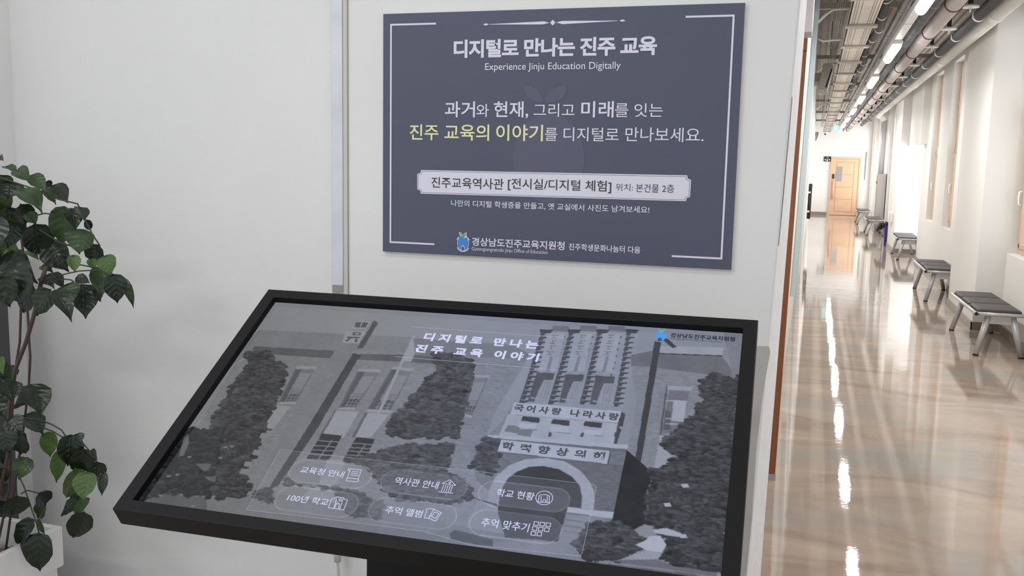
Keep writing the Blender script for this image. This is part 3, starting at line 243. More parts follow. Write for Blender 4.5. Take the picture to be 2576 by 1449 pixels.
def mat(name, rgb, rough=0.5, metal=0.0, spec=0.5, emit=None, es=1.0, bump=0.0, bscale=60.0, vary=0.0, vscale=6.0, coat=0.0, stretch=None):
    mt = bpy.data.materials.new(name)
    mt.use_nodes = True
    nt = mt.node_tree
    b = nt.nodes['Principled BSDF']
    b.inputs['Base Color'].default_value = (*rgb, 1)
    b.inputs['Roughness'].default_value = rough
    b.inputs['Metallic'].default_value = metal
    b.inputs['Specular IOR Level'].default_value = spec
    b.inputs['Coat Weight'].default_value = coat
    if emit:
        b.inputs['Emission Color'].default_value = (*emit, 1)
        b.inputs['Emission Strength'].default_value = es
    tc = nt.nodes.new('ShaderNodeTexCoord')
    src = tc.outputs['Object']
    if stretch:
        mp = nt.nodes.new('ShaderNodeMapping')
        mp.inputs['Scale'].default_value = stretch
        nt.links.new(src, mp.inputs['Vector'])
        src = mp.outputs['Vector']
    if vary:
        n = nt.nodes.new('ShaderNodeTexNoise')
        n.inputs['Scale'].default_value = vscale
        n.inputs['Detail'].default_value = 5
        nt.links.new(src, n.inputs['Vector'])
        r = nt.nodes.new('ShaderNodeValToRGB')
        r.color_ramp.elements[0].position = 0.3
        r.color_ramp.elements[1].position = 0.72
        r.color_ramp.elements[0].color = (*[max(0, c * (1 - vary)) for c in rgb], 1)
        r.color_ramp.elements[1].color = (*[min(1, c * (1 + vary)) for c in rgb], 1)
        nt.links.new(n.outputs['Fac'], r.inputs[0])
        nt.links.new(r.outputs[0], b.inputs['Base Color'])
    if bump:
        n = nt.nodes.new('ShaderNodeTexNoise')
        n.inputs['Scale'].default_value = bscale
        n.inputs['Detail'].default_value = 4
        nt.links.new(src, n.inputs['Vector'])
        bp = nt.nodes.new('ShaderNodeBump')
        bp.inputs['Strength'].default_value = bump
        bp.inputs['Distance'].default_value = 0.02
        nt.links.new(n.outputs['Fac'], bp.inputs['Height'])
        nt.links.new(bp.outputs[0], b.inputs['Normal'])
    return mt


M = {}
M['plaster'] = mat('painted_plaster', (0.79, 0.79, 0.785), 0.75, spec=0.25, bump=0.12, bscale=14, vary=0.02, vscale=3)
M['greyplaster'] = mat('bare_grey_plaster', (0.50, 0.485, 0.465), 0.8, spec=0.2, bump=0.2, bscale=20, vary=0.05, vscale=6)
M['cwall'] = mat('corridor_white_paint', (0.80, 0.785, 0.76), 0.7, spec=0.3, bump=0.04, bscale=20)
M['endface'] = mat('worn_white_edge_paint', (0.84, 0.84, 0.85), 0.6, spec=0.3, bump=0.35, bscale=18)
M['ceil'] = mat('bare_concrete_deck', (0.76, 0.72, 0.66), 0.85, vary=0.18, vscale=2.5, bump=0.2, bscale=9)
M['hallceil'] = mat('hall_ceiling_board', (0.78, 0.78, 0.77), 0.8)
M['base'] = mat('beige_tile_base', (0.27, 0.215, 0.175), 0.3, vary=0.15, vscale=5)
M['signblue'] = mat('slate_blue_print', lin((84, 88, 106)), 0.45, spec=0.35, vary=0.03, vscale=4)
M['signedge'] = mat('foam_board_core', (0.6, 0.59, 0.55), 0.8)
M['prw'] = mat('printed_pale_lavender', lin((222, 222, 236)), 0.5, spec=0.3)
M['pry'] = mat('printed_pale_yellow', lin((232, 233, 178)), 0.5, spec=0.3)
M['prd'] = mat('printed_dark_brown', lin((72, 66, 68)), 0.5, spec=0.3)
M['prg'] = mat('printed_slate', lin((88, 92, 112)), 0.5, spec=0.3)
M['prm'] = mat('printed_faint_mark', lin((92, 94, 114)), 0.45, spec=0.35)
M['prb'] = mat('printed_sky_blue', lin((72, 140, 214)), 0.5, spec=0.3)
M['prn'] = mat('printed_leaf_green', lin((120, 176, 120)), 0.5, spec=0.3)
M['strip'] = mat('brushed_aluminium_trim', (0.60, 0.61, 0.65), 0.38, metal=0.75, vary=0.12, vscale=7)
M['black'] = mat('black_powder_coat', (0.007, 0.007, 0.008), 0.5, spec=0.22, bump=0.02, bscale=400)
M['inner'] = mat('black_recess', (0.004, 0.004, 0.005), 0.6, spec=0.2)
M['wood'] = mat('orange_brown_wood', lin((136, 80, 44)), 0.45, vary=0.12, vscale=5, stretch=(14, 14, 0.7))
M['purple'] = mat('lavender_grey_metal', lin((190, 186, 192)), 0.45, spec=0.4)
M['pale'] = mat('pale_blue_grey_board', lin((190, 204, 206)), 0.5, spec=0.3)
M['oak'] = mat('pale_oak', lin((214, 178, 146)), 0.45, vary=0.06, vscale=3, stretch=(1.0, 1.0, 7))
M['oakline'] = mat('oak_groove', lin((176, 142, 112)), 0.5)
M['winwood'] = mat('pine_window_frame', lin((206, 178, 152)), 0.45, vary=0.08, vscale=4, stretch=(9, 9, 0.8))
M['whitemetal'] = mat('white_enamel', (0.85, 0.85, 0.84), 0.35)
M['silver'] = mat('silver_painted_steel', (0.50, 0.50, 0.51), 0.36, metal=0.35, spec=0.5)
M['pad'] = mat('charcoal_leatherette', (0.062, 0.057, 0.059), 0.5, spec=0.3, bump=0.15, bscale=220)
M['rubber'] = mat('black_rubber', (0.015, 0.015, 0.016), 0.6)
M['bluebin'] = mat('navy_plastic', lin((52, 52, 120)), 0.4)
M['bag'] = mat('black_bin_bag', (0.02, 0.02, 0.022), 0.3, bump=0.8, bscale=30)
M['tray'] = mat('galvanised_tray', (0.62, 0.585, 0.53), 0.4, metal=0.35, vary=0.1, vscale=6)
M['traydark'] = mat('tray_groove', (0.17, 0.15, 0.13), 0.6)
M['rung'] = mat('galvanised_bracket', (0.42, 0.395, 0.35), 0.45, metal=0.35)
M['dkpipe'] = mat('charcoal_pipe_lagging', (0.075, 0.075, 0.08), 0.6, vary=0.2, vscale=8)
M['blkpipe'] = mat('black_foam_lagging', (0.022, 0.02, 0.021), 0.65)
M['greypipe'] = mat('galvanised_pipe', (0.30, 0.295, 0.29), 0.42, metal=0.4, vary=0.12, vscale=6)
M['duct'] = mat('slate_grey_duct', (0.17, 0.175, 0.19), 0.5, metal=0.3, vary=0.35, vscale=5)
M['pinkpipe'] = mat('pinkish_painted_pipe', (0.56, 0.50, 0.49), 0.4, vary=0.06, vscale=5)
M['clamp'] = mat('oxide_red_clamp', (0.14, 0.06, 0.06), 0.5)
M['whitepipe'] = mat('white_plastic_pipe', (0.74, 0.735, 0.70), 0.4)
M['collar'] = mat('white_band', (0.80, 0.80, 0.78), 0.45)
M['graybox'] = mat('warm_grey_steel_box', (0.36, 0.335, 0.325), 0.45)
M['greyplastic'] = mat('pale_grey_plastic_pipe', (0.50, 0.50, 0.51), 0.45)
M['acgrey'] = mat('taupe_plastic', (0.24, 0.215, 0.20), 0.5)
M['rail'] = mat('white_lamp_rail', (0.80, 0.80, 0.79), 0.4)
M['lampglow'] = mat('lamp_diffuser', (0.9, 0.9, 0.9), 0.5, emit=(1.0, 0.985, 0.95), es=14.0)
M['exitglow'] = mat('exit_sign_glow', (0.1, 0.6, 0.45), 0.5, emit=(0.25, 0.95, 0.75), es=1.3)
M['exitwhite'] = mat('exit_sign_figure', (0.9, 0.9, 0.9), 0.5, emit=(0.9, 1, 0.97), es=1.5)
M['planter'] = mat('white_planter_plastic', (0.84, 0.84, 0.84), 0.35, vary=0.05, vscale=5)
M['bark'] = mat('bark_chips', (0.17, 0.125, 0.095), 0.85, vary=0.4, vscale=40)
M['post'] = mat('moss_pole', (0.12, 0.10, 0.075), 0.8, vary=0.3, vscale=20)
M['stem'] = mat('reddish_brown_stem', (0.055, 0.034, 0.027), 0.55, vary=0.2, vscale=25)
M['twig'] = mat('olive_twig', (0.05, 0.052, 0.030), 0.55)
M['darkpanel'] = mat('dark_grey_panel', (0.075, 0.073, 0.078), 0.55)
M['cable'] = mat('white_cable', (0.62, 0.60, 0.57), 0.5)
M['glassgrey'] = mat('frosted_grey_pane', (0.30, 0.30, 0.30), 0.3)
M['fire'] = mat('red_paint', (0.5, 0.03, 0.02), 0.4)

LEAFM = []
for nm, c, ro in (('dark_leaf', (0.011, 0.022, 0.010), 0.30), ('green_leaf', (0.026, 0.056, 0.015), 0.36), ('young_leaf', (0.060, 0.120, 0.022), 0.42)):
    lm = mat(nm, c, ro, spec=0.42, vary=0.3, vscale=18)
    nt = lm.node_tree
    uvn = nt.nodes.new('ShaderNodeUVMap')
    uvn.uv_map = 'leaf'
    sep = nt.nodes.new('ShaderNodeSeparateXYZ')
    nt.links.new(uvn.outputs[0], sep.inputs[0])

    def mth(op, a_, b_):
        q_ = nt.nodes.new('ShaderNodeMath')
        q_.operation = op
        for k_, v_ in enumerate((a_, b_)):
            if isinstance(v_, (int, float)):
                q_.inputs[k_].default_value = v_
            else:
                nt.links.new(v_, q_.inputs[k_])
        return q_.outputs[0]

    side_ = mth('ABSOLUTE', mth('SUBTRACT', sep.outputs[0], 0.5), 0)
    ph = mth('SINE', mth('MULTIPLY', mth('SUBTRACT', sep.outputs[1], mth('MULTIPLY', side_, 0.45)), 36.0), 0)
    rib = mth('SUBTRACT', mth('MULTIPLY', ph, 0.5), mth('MULTIPLY', mth('SUBTRACT', 1.0, mth('MINIMUM', mth('MULTIPLY', side_, 22.0), 1.0)), 1.2))
    bp_ = nt.nodes.new('ShaderNodeBump')
    bp_.inputs['Strength'].default_value = 0.22
    bp_.inputs['Distance'].default_value = 0.003
    nt.links.new(rib, bp_.inputs['Height'])
    nt.links.new(bp_.outputs[0], nt.nodes['Principled BSDF'].inputs['Normal'])
    LEAFM.append(lm)

# window glass
gm = bpy.data.materials.new('window_glass')
gm.use_nodes = True
nt = gm.node_tree
nt.nodes.clear()
o_ = nt.nodes.new('ShaderNodeOutputMaterial')
mx = nt.nodes.new('ShaderNodeMixShader')
tr = nt.nodes.new('ShaderNodeBsdfTransparent')
gl = nt.nodes.new('ShaderNodeBsdfGlossy')
gl.inputs['Roughness'].default_value = 0.02
mx.inputs[0].default_value = 0.08
nt.links.new(tr.outputs[0], mx.inputs[1])
nt.links.new(gl.outputs[0], mx.inputs[2])
nt.links.new(mx.outputs[0], o_.inputs[0])
M['glass'] = gm


def floor_material():
    mt = bpy.data.materials.new('polished_marbled_floor')
    mt.use_nodes = True
    nt = mt.node_tree
    b = nt.nodes['Principled BSDF']
    tc = nt.nodes.new('ShaderNodeTexCoord')
    mp = nt.nodes.new('ShaderNodeMapping')
    mp.inputs['Scale'].default_value = (0.75, 1.6, 1)
    nt.links.new(tc.outputs['Object'], mp.inputs['Vector'])
    n1 = nt.nodes.new('ShaderNodeTexNoise')
    n1.inputs['Scale'].default_value = 1.5
    n1.inputs['Detail'].default_value = 8
    n1.inputs['Roughness'].default_value = 0.55
    n1.inputs['Distortion'].default_value = 1.6
    nt.links.new(mp.outputs[0], n1.inputs['Vector'])
    r = nt.nodes.new('ShaderNodeValToRGB')
    e = r.color_ramp.elements
    e[0].position, e[0].color = 0.30, (0.306, 0.242, 0.198, 1)
    e[1].position, e[1].color = 0.75, (0.520, 0.415, 0.338, 1)
    k = e.new(0.5)
    k.color = (0.416, 0.332, 0.271, 1)
    nt.links.new(n1.outputs['Fac'], r.inputs[0])
    n2 = nt.nodes.new('ShaderNodeTexNoise')      # greyish clouds
    n2.inputs['Scale'].default_value = 0.9
    n2.inputs['Detail'].default_value = 4
    nt.links.new(mp.outputs[0], n2.inputs['Vector'])
    r2_ = nt.nodes.new('ShaderNodeValToRGB')
    r2_.color_ramp.elements[0].position = 0.48
    r2_.color_ramp.elements[1].position = 0.66
    nt.links.new(n2.outputs['Fac'], r2_.inputs[0])
    mix = nt.nodes.new('ShaderNodeMix')
    mix.data_type = 'RGBA'
    mix.inputs[7].default_value = (0.351, 0.319, 0.287, 1)
    nt.links.new(r2_.outputs[0], mix.inputs[0])
    nt.links.new(r.outputs[0], mix.inputs[6])
    nt.links.new(mix.outputs[2], b.inputs['Base Color'])
    b.inputs['Roughness'].default_value = 0.03
    b.inputs['Specular IOR Level'].default_value = 0.5
    n3 = nt.nodes.new('ShaderNodeTexNoise')      # gentle trowel waves
    n3.inputs['Scale'].default_value = 3.0
    n3.inputs['Detail'].default_value = 7
    n3.inputs['Roughness'].default_value = 0.6
    mp3 = nt.nodes.new('ShaderNodeMapping')
    mp3.inputs['Scale'].default_value = (0.8, 1.6, 1)
    nt.links.new(tc.outputs['Object'], mp3.inputs['Vector'])
    nt.links.new(mp3.outputs[0], n3.inputs['Vector'])
    bp = nt.nodes.new('ShaderNodeBump')
    bp.inputs['Strength'].default_value = 0.04
    bp.inputs['Distance'].default_value = 0.02
    nt.links.new(n3.outputs['Fac'], bp.inputs['Height'])
    nt.links.new(bp.outputs[0], b.inputs['Normal'])
    return mt


M['floor'] = floor_material()


# ------------------------------------------------------------------ mesh helpers
class MB:
    def __init__(self):
        self.v, self.f, self.mi, self.uv = [], [], [], []

    def add(self, vs, fs, mi=0):
        o = len(self.v)
        self.v += [tuple(p) for p in vs]
        self.f += [tuple(i + o for i in f) for f in fs]
        self.mi += [mi] * len(fs)
        return self

    def box(self, x0, x1, y0, y1, z0, z1, mi=0):
        v = [(x, y, z) for z in (z0, z1) for y in (y0, y1) for x in (x0, x1)]
        return self.add(v, [(0, 2, 3, 1), (4, 5, 7, 6), (0, 1, 5, 4), (2, 6, 7, 3), (0, 4, 6, 2), (1, 3, 7, 5)], mi)

    def hexa(self, b, t, mi=0):
        return self.add(list(b) + list(t), [(3, 2, 1, 0), (4, 5, 6, 7), (0, 1, 5, 4), (1, 2, 6, 5), (2, 3, 7, 6), (3, 0, 4, 7)], mi)

    def prism(self, pts, d, mi=0):
        n = len(pts)
        a = [Vector(p) for p in pts]
        d = Vector(d)
        v = a + [p + d for p in a]
        fs = [tuple(range(n))[::-1], tuple(range(n, 2 * n))] + [(i, (i + 1) % n, n + (i + 1) % n, n + i) for i in range(n)]
        return self.add(v, fs, mi)

    def flat(self, pts, mi=0):
        return self.add(pts, [tuple(range(len(pts)))], mi)

    def tube(self, pts, r, n=12, mi=0, caps=True):
        pts = [Vector(p) for p in pts]
        rs = r if isinstance(r, (list, tuple)) else [r] * len(pts)
        o = len(self.v)
        ref = None
        for i, p in enumerate(pts):
            d = (pts[min(i + 1, len(pts) - 1)] - pts[max(i - 1, 0)]).normalized()
            if ref is None:
                ref = Vector((0, 0, 1)) if abs(d.z) < 0.9 else Vector((1, 0, 0))
            x = d.cross(ref).normalized()
            y = x.cross(d).normalized()
            ref = y
            for k in range(n):
                a = 2 * PI * k / n
                self.v.append(tuple(p + (x * math.cos(a) + y * math.sin(a)) * rs[i]))
        for i in range(len(pts) - 1):
            for k in range(n):
                a, b = o + i * n + k, o + i * n + (k + 1) % n
                self.f.append((a, b, b + n, a + n))
                self.mi.append(mi)
        if caps:
            self.f.append(tuple(o + k for k in range(n))[::-1])
            self.f.append(tuple(o + (len(pts) - 1) * n + k for k in range(n)))
            self.mi += [mi, mi]
        return self

    def build(self, name, mats, parent=None, bevel=0.0, smooth=False, origin=None, seg=2):
        if not isinstance(mats, (list, tuple)):
            mats = [mats]
        me = bpy.data.meshes.new(name)
        off = Vector(origin) if origin is not None else Vector((0, 0, 0))
        me.from_pydata([tuple(Vector(p) - off) for p in self.v], [], self.f)
        for k in mats:
            me.materials.append(k)
        for p, i in zip(me.polygons, self.mi):
            p.material_index = i
            p.use_smooth = smooth
        bm = bmesh.new()
        bm.from_mesh(me)
        bmesh.ops.recalc_face_normals(bm, faces=bm.faces)
        bm.to_mesh(me)
        bm.free()
        if self.uv:
            ul = me.uv_layers.new(name='leaf')
            for lp in me.loops:
                ul.data[lp.index].uv = self.uv[lp.vertex_index]
        me.update()
        ob = bpy.data.objects.new(name, me)
        ob.location = off
        COL.objects.link(ob)
        if bevel:
            md = ob.modifiers.new('bevel', 'BEVEL')
            md.width = bevel
            md.segments = seg
            md.limit_method = 'ANGLE'
        if parent is not None:
            ob.parent = parent
            ob.matrix_parent_inverse = Matrix.Translation(-parent.location)
        return ob


def tag(o, label, cat, group=None, kind=None):
    o['label'] = label
    o['category'] = cat
    if group:
        o['group'] = group
    if kind:
        o['kind'] = kind
    return o


def thing(name, label, cat, loc=(0, 0, 0), group=None):
    o = bpy.data.objects.new(name, None)
    o.empty_display_size = 0.1
    o.location = loc
    COL.objects.link(o)
    return tag(o, label, cat, group)


def struct(o, label=None):
    o['kind'] = 'structure'
    if label:
        o['label'] = label
        o['category'] = {'w': 'wall', 'f': 'floor', 'c': 'ceiling', 'd': 'door', 'b': 'baseboard', 't': 'trim'}[o.name[0]] if not o.name.startswith('window') else 'window'
    return o


def copy_thing(root, loc, label, group=None):
    r = root.copy()
    COL.objects.link(r)
    r.location = loc
    r['label'] = label
    if group:
        r['group'] = group
    for ch in list(root.children):
        c = ch.copy()
        COL.objects.link(c)
        c.parent = r
        c.matrix_parent_inverse = ch.matrix_parent_inverse.copy()
        for g in list(ch.children):
            d = g.copy()
            COL.objects.link(d)
            d.parent = c
            d.matrix_parent_inverse = g.matrix_parent_inverse.copy()
    return r


_tc = {}


def text_geo(body, bold, spacing):
    cu = bpy.data.curves.new('lettering', 'FONT')
    cu.body = body
    cu.offset = bold
    cu.space_character = spacing
    cu.resolution_u = 6
    ob = bpy.data.objects.new('lettering', cu)
    COL.objects.link(ob)
    bpy.context.view_layer.update()
    me = bpy.data.meshes.new_from_object(ob.evaluated_get(bpy.context.evaluated_depsgraph_get()))
    v = np.empty(len(me.vertices) * 3)
    me.vertices.foreach_get('co', v)
    v = v.reshape(-1, 3)[:, :2]
    f = [tuple(p.vertices) for p in me.polygons]
    bpy.data.objects.remove(ob)
    bpy.data.meshes.remove(me)
    bpy.data.curves.remove(cu)
    v = (v - v.min(0)) / np.maximum(v.max(0) - v.min(0), 1e-6)
    return v, f


# ------------------------------------------------------------------ the setting
CEIL = 3.5
flo = MB().box(-2.4, 3.2, -5, 36, -0.12, 0).build('floor', M['floor'])
struct(flo, 'glossy beige marbled floor running down the corridor')

# front wall with the sign; its free right end leans a little, worn plaster
wf = MB()
ys, ye = 2.242, 2.7
wf.hexa([(-2.36, ys, 0), (-0.1162, ys, 0), (-0.0875, ye, 0), (-2.36, ye, 0)], [(-2.36, ys, CEIL), (-0.0063, ys, CEIL), (-0.033, ye, CEIL), (-2.36, ye, CEIL)])
wall_front = struct(wf.build('wall_front', M['plaster'], bevel=0.006, seg=3), 'off white plaster wall carrying the slate blue sign')
# raised render coat over the lower right of the wall edge (visible ledge beside the kiosk)
ef = MB()
ef.hexa([(-0.1162 - 0.002, ys + 0.004, 0), (-0.1162 + 0.001, ys + 0.004, 0), (-0.0875 + 0.001, ye, 0), (-0.0875 - 0.002, ye, 0)],
        [(-0.0063 - 0.002, ys + 0.004, 3.5), (-0.0063 + 0.001, ys + 0.004, 3.5), (-0.033 + 0.001, ye, 3.5), (-0.033 - 0.002, ye, 3.5)])
struct(ef.build('trim_1', M['endface'], bevel=0.002), 'rough white edge trim on the free end of the sign wall')

gp_ = MB().prism([(-0.30, 2.2413, 0.0), (-0.113, 2.2413, 0.0), (-0.108, 2.2413, 0.35), (-0.0985, 2.2413, 0.64), (-0.094, 2.2413, 0.76), (-0.0935, 2.2413, 0.92), (-0.087, 2.2413, 1.05), (-0.080, 2.2413, 1.12), (-0.074, 2.2413, 1.17), (-0.078, 2.2413, 1.183), (-0.115, 2.2413, 1.181), (-0.30, 2.2413, 1.19)], (0, 0.001, 0))
struct(gp_.build('trim_0', M['greyplaster']), 'unpainted grey plaster patch low on the free end of the sign wall')
ck = MB()
for z_a, z_b, w_a, w_b in ((1.42, 1.52, 0.0005, 0.002), (1.52, 1.66, 0.002, 0.0016), (1.66, 1.76, 0.0016, 0.0004)):
    e_ = lambda z: -0.1162 + 0.0314 * z
    ck.hexa([(e_(z_a) - 0.001, ys + 0.012, z_a), (e_(z_a) + 0.002, ys + 0.012, z_a), (e_(z_a) + 0.002, ys + 0.012 + w_a * 14, z_a), (e_(z_a) - 0.001, ys + 0.012 + w_a * 14, z_a)],
            [(e_(z_b) - 0.001, ys + 0.012, z_b), (e_(z_b) + 0.002, ys + 0.012, z_b), (e_(z_b) + 0.002, ys + 0.012 + w_b * 14, z_b), (e_(z_b) - 0.001, ys + 0.012 + w_b * 14, z_b)])
struct(ck.build('trim_9', M['stem']), 'dark crack along the free edge of the sign wall')
wl_ = MB().box(-2.36, -2.29, 1.75, 2.242, 0, 3.2)
struct(wl_.build('wall_left', M['plaster']), 'off white side wall behind the planter')
struct(MB().box(-2.36, 3.2, -2.2, 2.24, 3.2, 3.3).build('ceiling_hall', M['hallceil']), 'white ceiling of the entrance hall')

# corridor left wall
L0 = -0.148
LEAN = 0.022
cl = MB()
cl.hexa([(-0.6, 4.9, 0), (L0, 4.9, 0), (L0 + 0.03, 34.5, 0), (-0.6, 34.5, 0)], [(-0.6, 4.9, CEIL), (L0 + LEAN * CEIL, 4.9, CEIL), (L0 + LEAN * CEIL + 0.02, 34.5, CEIL), (-0.6, 34.5, CEIL)])
struct(cl.build('wall_corridor_left', M['cwall']), 'white left wall of the corridor')
struct(MB().box(-0.9, 2.6, 34.5, 34.7, 0, CEIL).build('wall_back', M['cwall']), 'white end wall of the corridor around the oak door')
cg = MB().box(-2.36, 3.2, 2.243, 34.7, CEIL, CEIL + 0.1)
for k in range(26):
    x = -0.1 + k * 0.085
    cg.box(x, x + 0.04, 2.9, 34.5, CEIL - 0.035, CEIL)
struct(cg.build('ceiling', M['ceil']), 'bare grey ribbed deck above the corridor services')
struct(MB().box(-0.9, -0.6, 2.7, 34.5, 0, CEIL).build('wall_left_return', M['cwall']), 'hidden side of the corridor left wall')

# corridor right wall: piers, window panels, recesses
wr = MB()


def panel_with_windows(x, xo, y0, y1, z0, z1, openings):
    """wall slab between x and xo from y0 to y1 with rectangular openings (ya, yb, za, zb)"""
    ops = sorted(openings)
    y = y0
    for ya, yb, za, zb in ops:
        if ya > y:
            wr.box(x, xo, y, ya, z0, z1)
        if za > z0:
            wr.box(x, xo, ya, yb, z0, za)
        if zb < z1:
            wr.box(x, xo, ya, yb, zb, z1)
        y = yb
    if y < y1:
        wr.box(x, xo, y, y1, z0, z1)


XO = 2.3
panel_with_windows(1.88, XO, 2.3, 10.39, 0, CEIL, [(8.55, 10.385, 0.8, 3.14), (4.6, 6.6, 0.8, 3.14)])
wr.box(1.62, XO, 10.39, 12.2, 0, CEIL)
panel_with_windows(1.80, XO, 12.2, 17.98, 0, CEIL, [(13.88, 14.86, 0.8, 3.14), (15.96, 16.9, 0.8, 3.14)])
wr.box(1.69, XO, 17.5, 19.55, 2.05, CEIL)
panel_with_windows(2.15, XO, 17.98, 19.55, 0, 2.05, [(18.25, 19.5, 0.45, 2.0)])
wr.box(1.54, XO, 19.55, 21.2, 0, CEIL)
panel_with_windows(1.72, XO, 21.2, 23.8, 0, CEIL, [(21.8, 22.5, 0.85, 2.9), (22.9, 23.6, 0.85, 2.9)])
panel_with_windows(1.85, XO, 23.8, 25.95, 0, CEIL, [(24.2, 25.8, 0.45, 2.9)])
wr.box(1.78, XO, 25.95, 27.0, 0, CEIL)
wr.box(1.62, XO, 27.0, 28.0, 0, CEIL)
panel_with_windows(1.82, XO, 28.0, 30.9, 0, CEIL, [(28.4, 30.7, 0.45, 2.9)])
wr.box(1.70, XO, 30.9, 31.9, 0, CEIL)
panel_with_windows(1.82, XO, 31.9, 34.5, 0, CEIL, [(32.2, 34.3, 0.45, 2.9)])
struct(wr.build('wall_right', M['cwall'], bevel=0.006), 'white right wall of the corridor with piers and window recesses')

bb = MB()
bb.box(1.605, 1.62, 10.375, 12.2, 0, 0.085).box(1.605, 1.88, 10.375, 10.39, 0, 0.085)
bb.box(1.865, 1.88, 2.3, 10.375, 0, 0.085)
bb.box(1.785, 1.80, 12.2, 17.98, 0, 0.085)
bb.box(1.525, 1.54, 19.535, 21.2, 0, 0.085).box(1.525, 2.15, 19.535, 19.55, 0, 0.085).box(2.135, 2.15, 17.98, 19.535, 0, 0.085)
bb.box(1.705, 1.72, 21.2, 23.8, 0, 0.085).box(1.835, 1.85, 23.8, 25.95, 0, 0.085).box(1.765, 1.78, 25.95, 27.0, 0, 0.085)
bb.box(1.605, 1.62, 26.985, 28.0, 0, 0.085).box(1.62, 1.78, 26.985, 27.0, 0, 0.085).box(1.805, 1.82, 28.0, 30.9, 0, 0.085)
bb.box(1.685, 1.70, 30.885, 31.9, 0, 0.085).box(1.70, 1.82, 30.885, 30.9, 0, 0.085).box(1.805, 1.82, 31.9, 34.49, 0, 0.085)
struct(bb.build('baseboard_right', M['base'], bevel=0.003), 'beige brown baseboard along the right wall piers')
struct(MB().box(-0.12, 0.46, 34.485, 34.5, 0, 0.1).box(1.53, 1.6, 34.485, 34.5, 0, 0.1).build('baseboard_back', M['base']), 'beige brown baseboard left of the oak door')

# windows in the right wall
WN = [0]


def window(x, ya, yb, za, zb, label, split=None):
    WN[0] += 1
    o = thing('window_%d' % WN[0], label, 'window', (x, (ya + yb) / 2, za))
    o['kind'] = 'structure'
    f = MB()
    w, d = 0.06, 0.07
    f.box(x, x + d, ya, ya + w, za, zb).box(x, x + d, yb - w, yb, za, zb).box(x, x + d, ya + w, yb - w, za, za + w).box(x, x + d, ya + w, yb - w, zb - w, zb)
    if split:
        f.box(x, x + d, ya + w, yb - w, split - 0.04, split + 0.04)
    f.build('window_frame', M['winwood'], o, bevel=0.004)
    s = MB()
    zt = split - 0.04 if split else zb - w
    a, b = ya + w + 0.004, yb - w - 0.004
    s.box(x - 0.012, x + 0.03, a, a + 0.045, za + w, zt).box(x - 0.012, x + 0.03, b - 0.045, b, za + w, zt).box(x - 0.012, x + 0.03, a, b, za + w, za + w + 0.045).box(x - 0.012, x + 0.03, a, b, zt - 0.045, zt)
    s.build('sash', M['winwood'], o, bevel=0.003)
    MB().box(x + 0.025, x + 0.031, ya + w, yb - w, za + w, zb - w).build('pane', M['glass'], o)
    h = MB()
    zc = za + 0.55
    h.tube([(x - 0.012, b - 0.02, zc - 0.07), (x - 0.045, b - 0.02, zc - 0.06), (x - 0.05, b - 0.02, zc), (x - 0.045, b - 0.02, zc + 0.06), (x - 0.012, b - 0.02, zc + 0.07)], 0.008, 8)
    h.build('window_handle', M['whitemetal'], o, smooth=True)
    return o


window(1.97, 8.55, 10.38, 0.8, 3.14, 'wood framed window in the recess above the nearest bench', 2.2)
window(1.896, 13.88, 14.86, 0.8, 3.14, 'tall narrow wood framed window just past the nearest pier', 1.95)
window(1.884, 15.96, 16.9, 0.8, 3.14, 'tall narrow wood framed window second past the nearest pier', 1.95)
window(1.97, 4.6, 6.6, 0.8, 3.14, 'wood framed window nearest the hall on the right', 2.2)
window(2.2, 18.25, 19.5, 0.45, 2.0, 'low window inside the bright recess of the third bench')
window(1.85, 21.8, 22.5, 0.85, 2.9, 'narrow far window just past the blue bin', 1.95)
window(1.85, 22.9, 23.6, 0.85, 2.9, 'narrow far window second past the blue bin', 1.95)
window(1.95, 24.2, 25.8, 0.45, 2.9, 'far window in the recess of the fourth bench', 1.95)
window(1.92, 28.4, 30.7, 0.45, 2.9, 'far window in the recess of the fifth bench', 1.95)
window(1.92, 32.2, 34.3, 0.45, 2.9, 'farthest window, in the recess beside the end wall', 1.95)

# daylight entering through the windows (the sky outside each pane)
for (y0, y1, z0, z1, p) in ((8.6, 10.3, 0.9, 3.05, 17), (4.7, 6.5, 0.9, 3.05, 18), (13.9, 14.8, 0.9, 3.05, 11), (16.0, 16.85, 0.9, 3.05, 11), (18.3, 19.45, 0.5, 1.95, 60), (21.85, 22.45, 0.9, 2.8, 20), (22.95, 23.55, 0.9, 2.8, 20), (24.3, 25.7, 0.5, 2.8, 60), (28.5, 30.6, 0.5, 2.8, 90), (32.3, 34.2, 0.5, 2.8, 105)):
    area('sky_light_through_window', (2.42, (y0 + y1) / 2, (z0 + z1) / 2), z1 - z0, y1 - y0, p * WIN_POWER, (0.96, 0.98, 1.0), (0, PI / 2, 0))

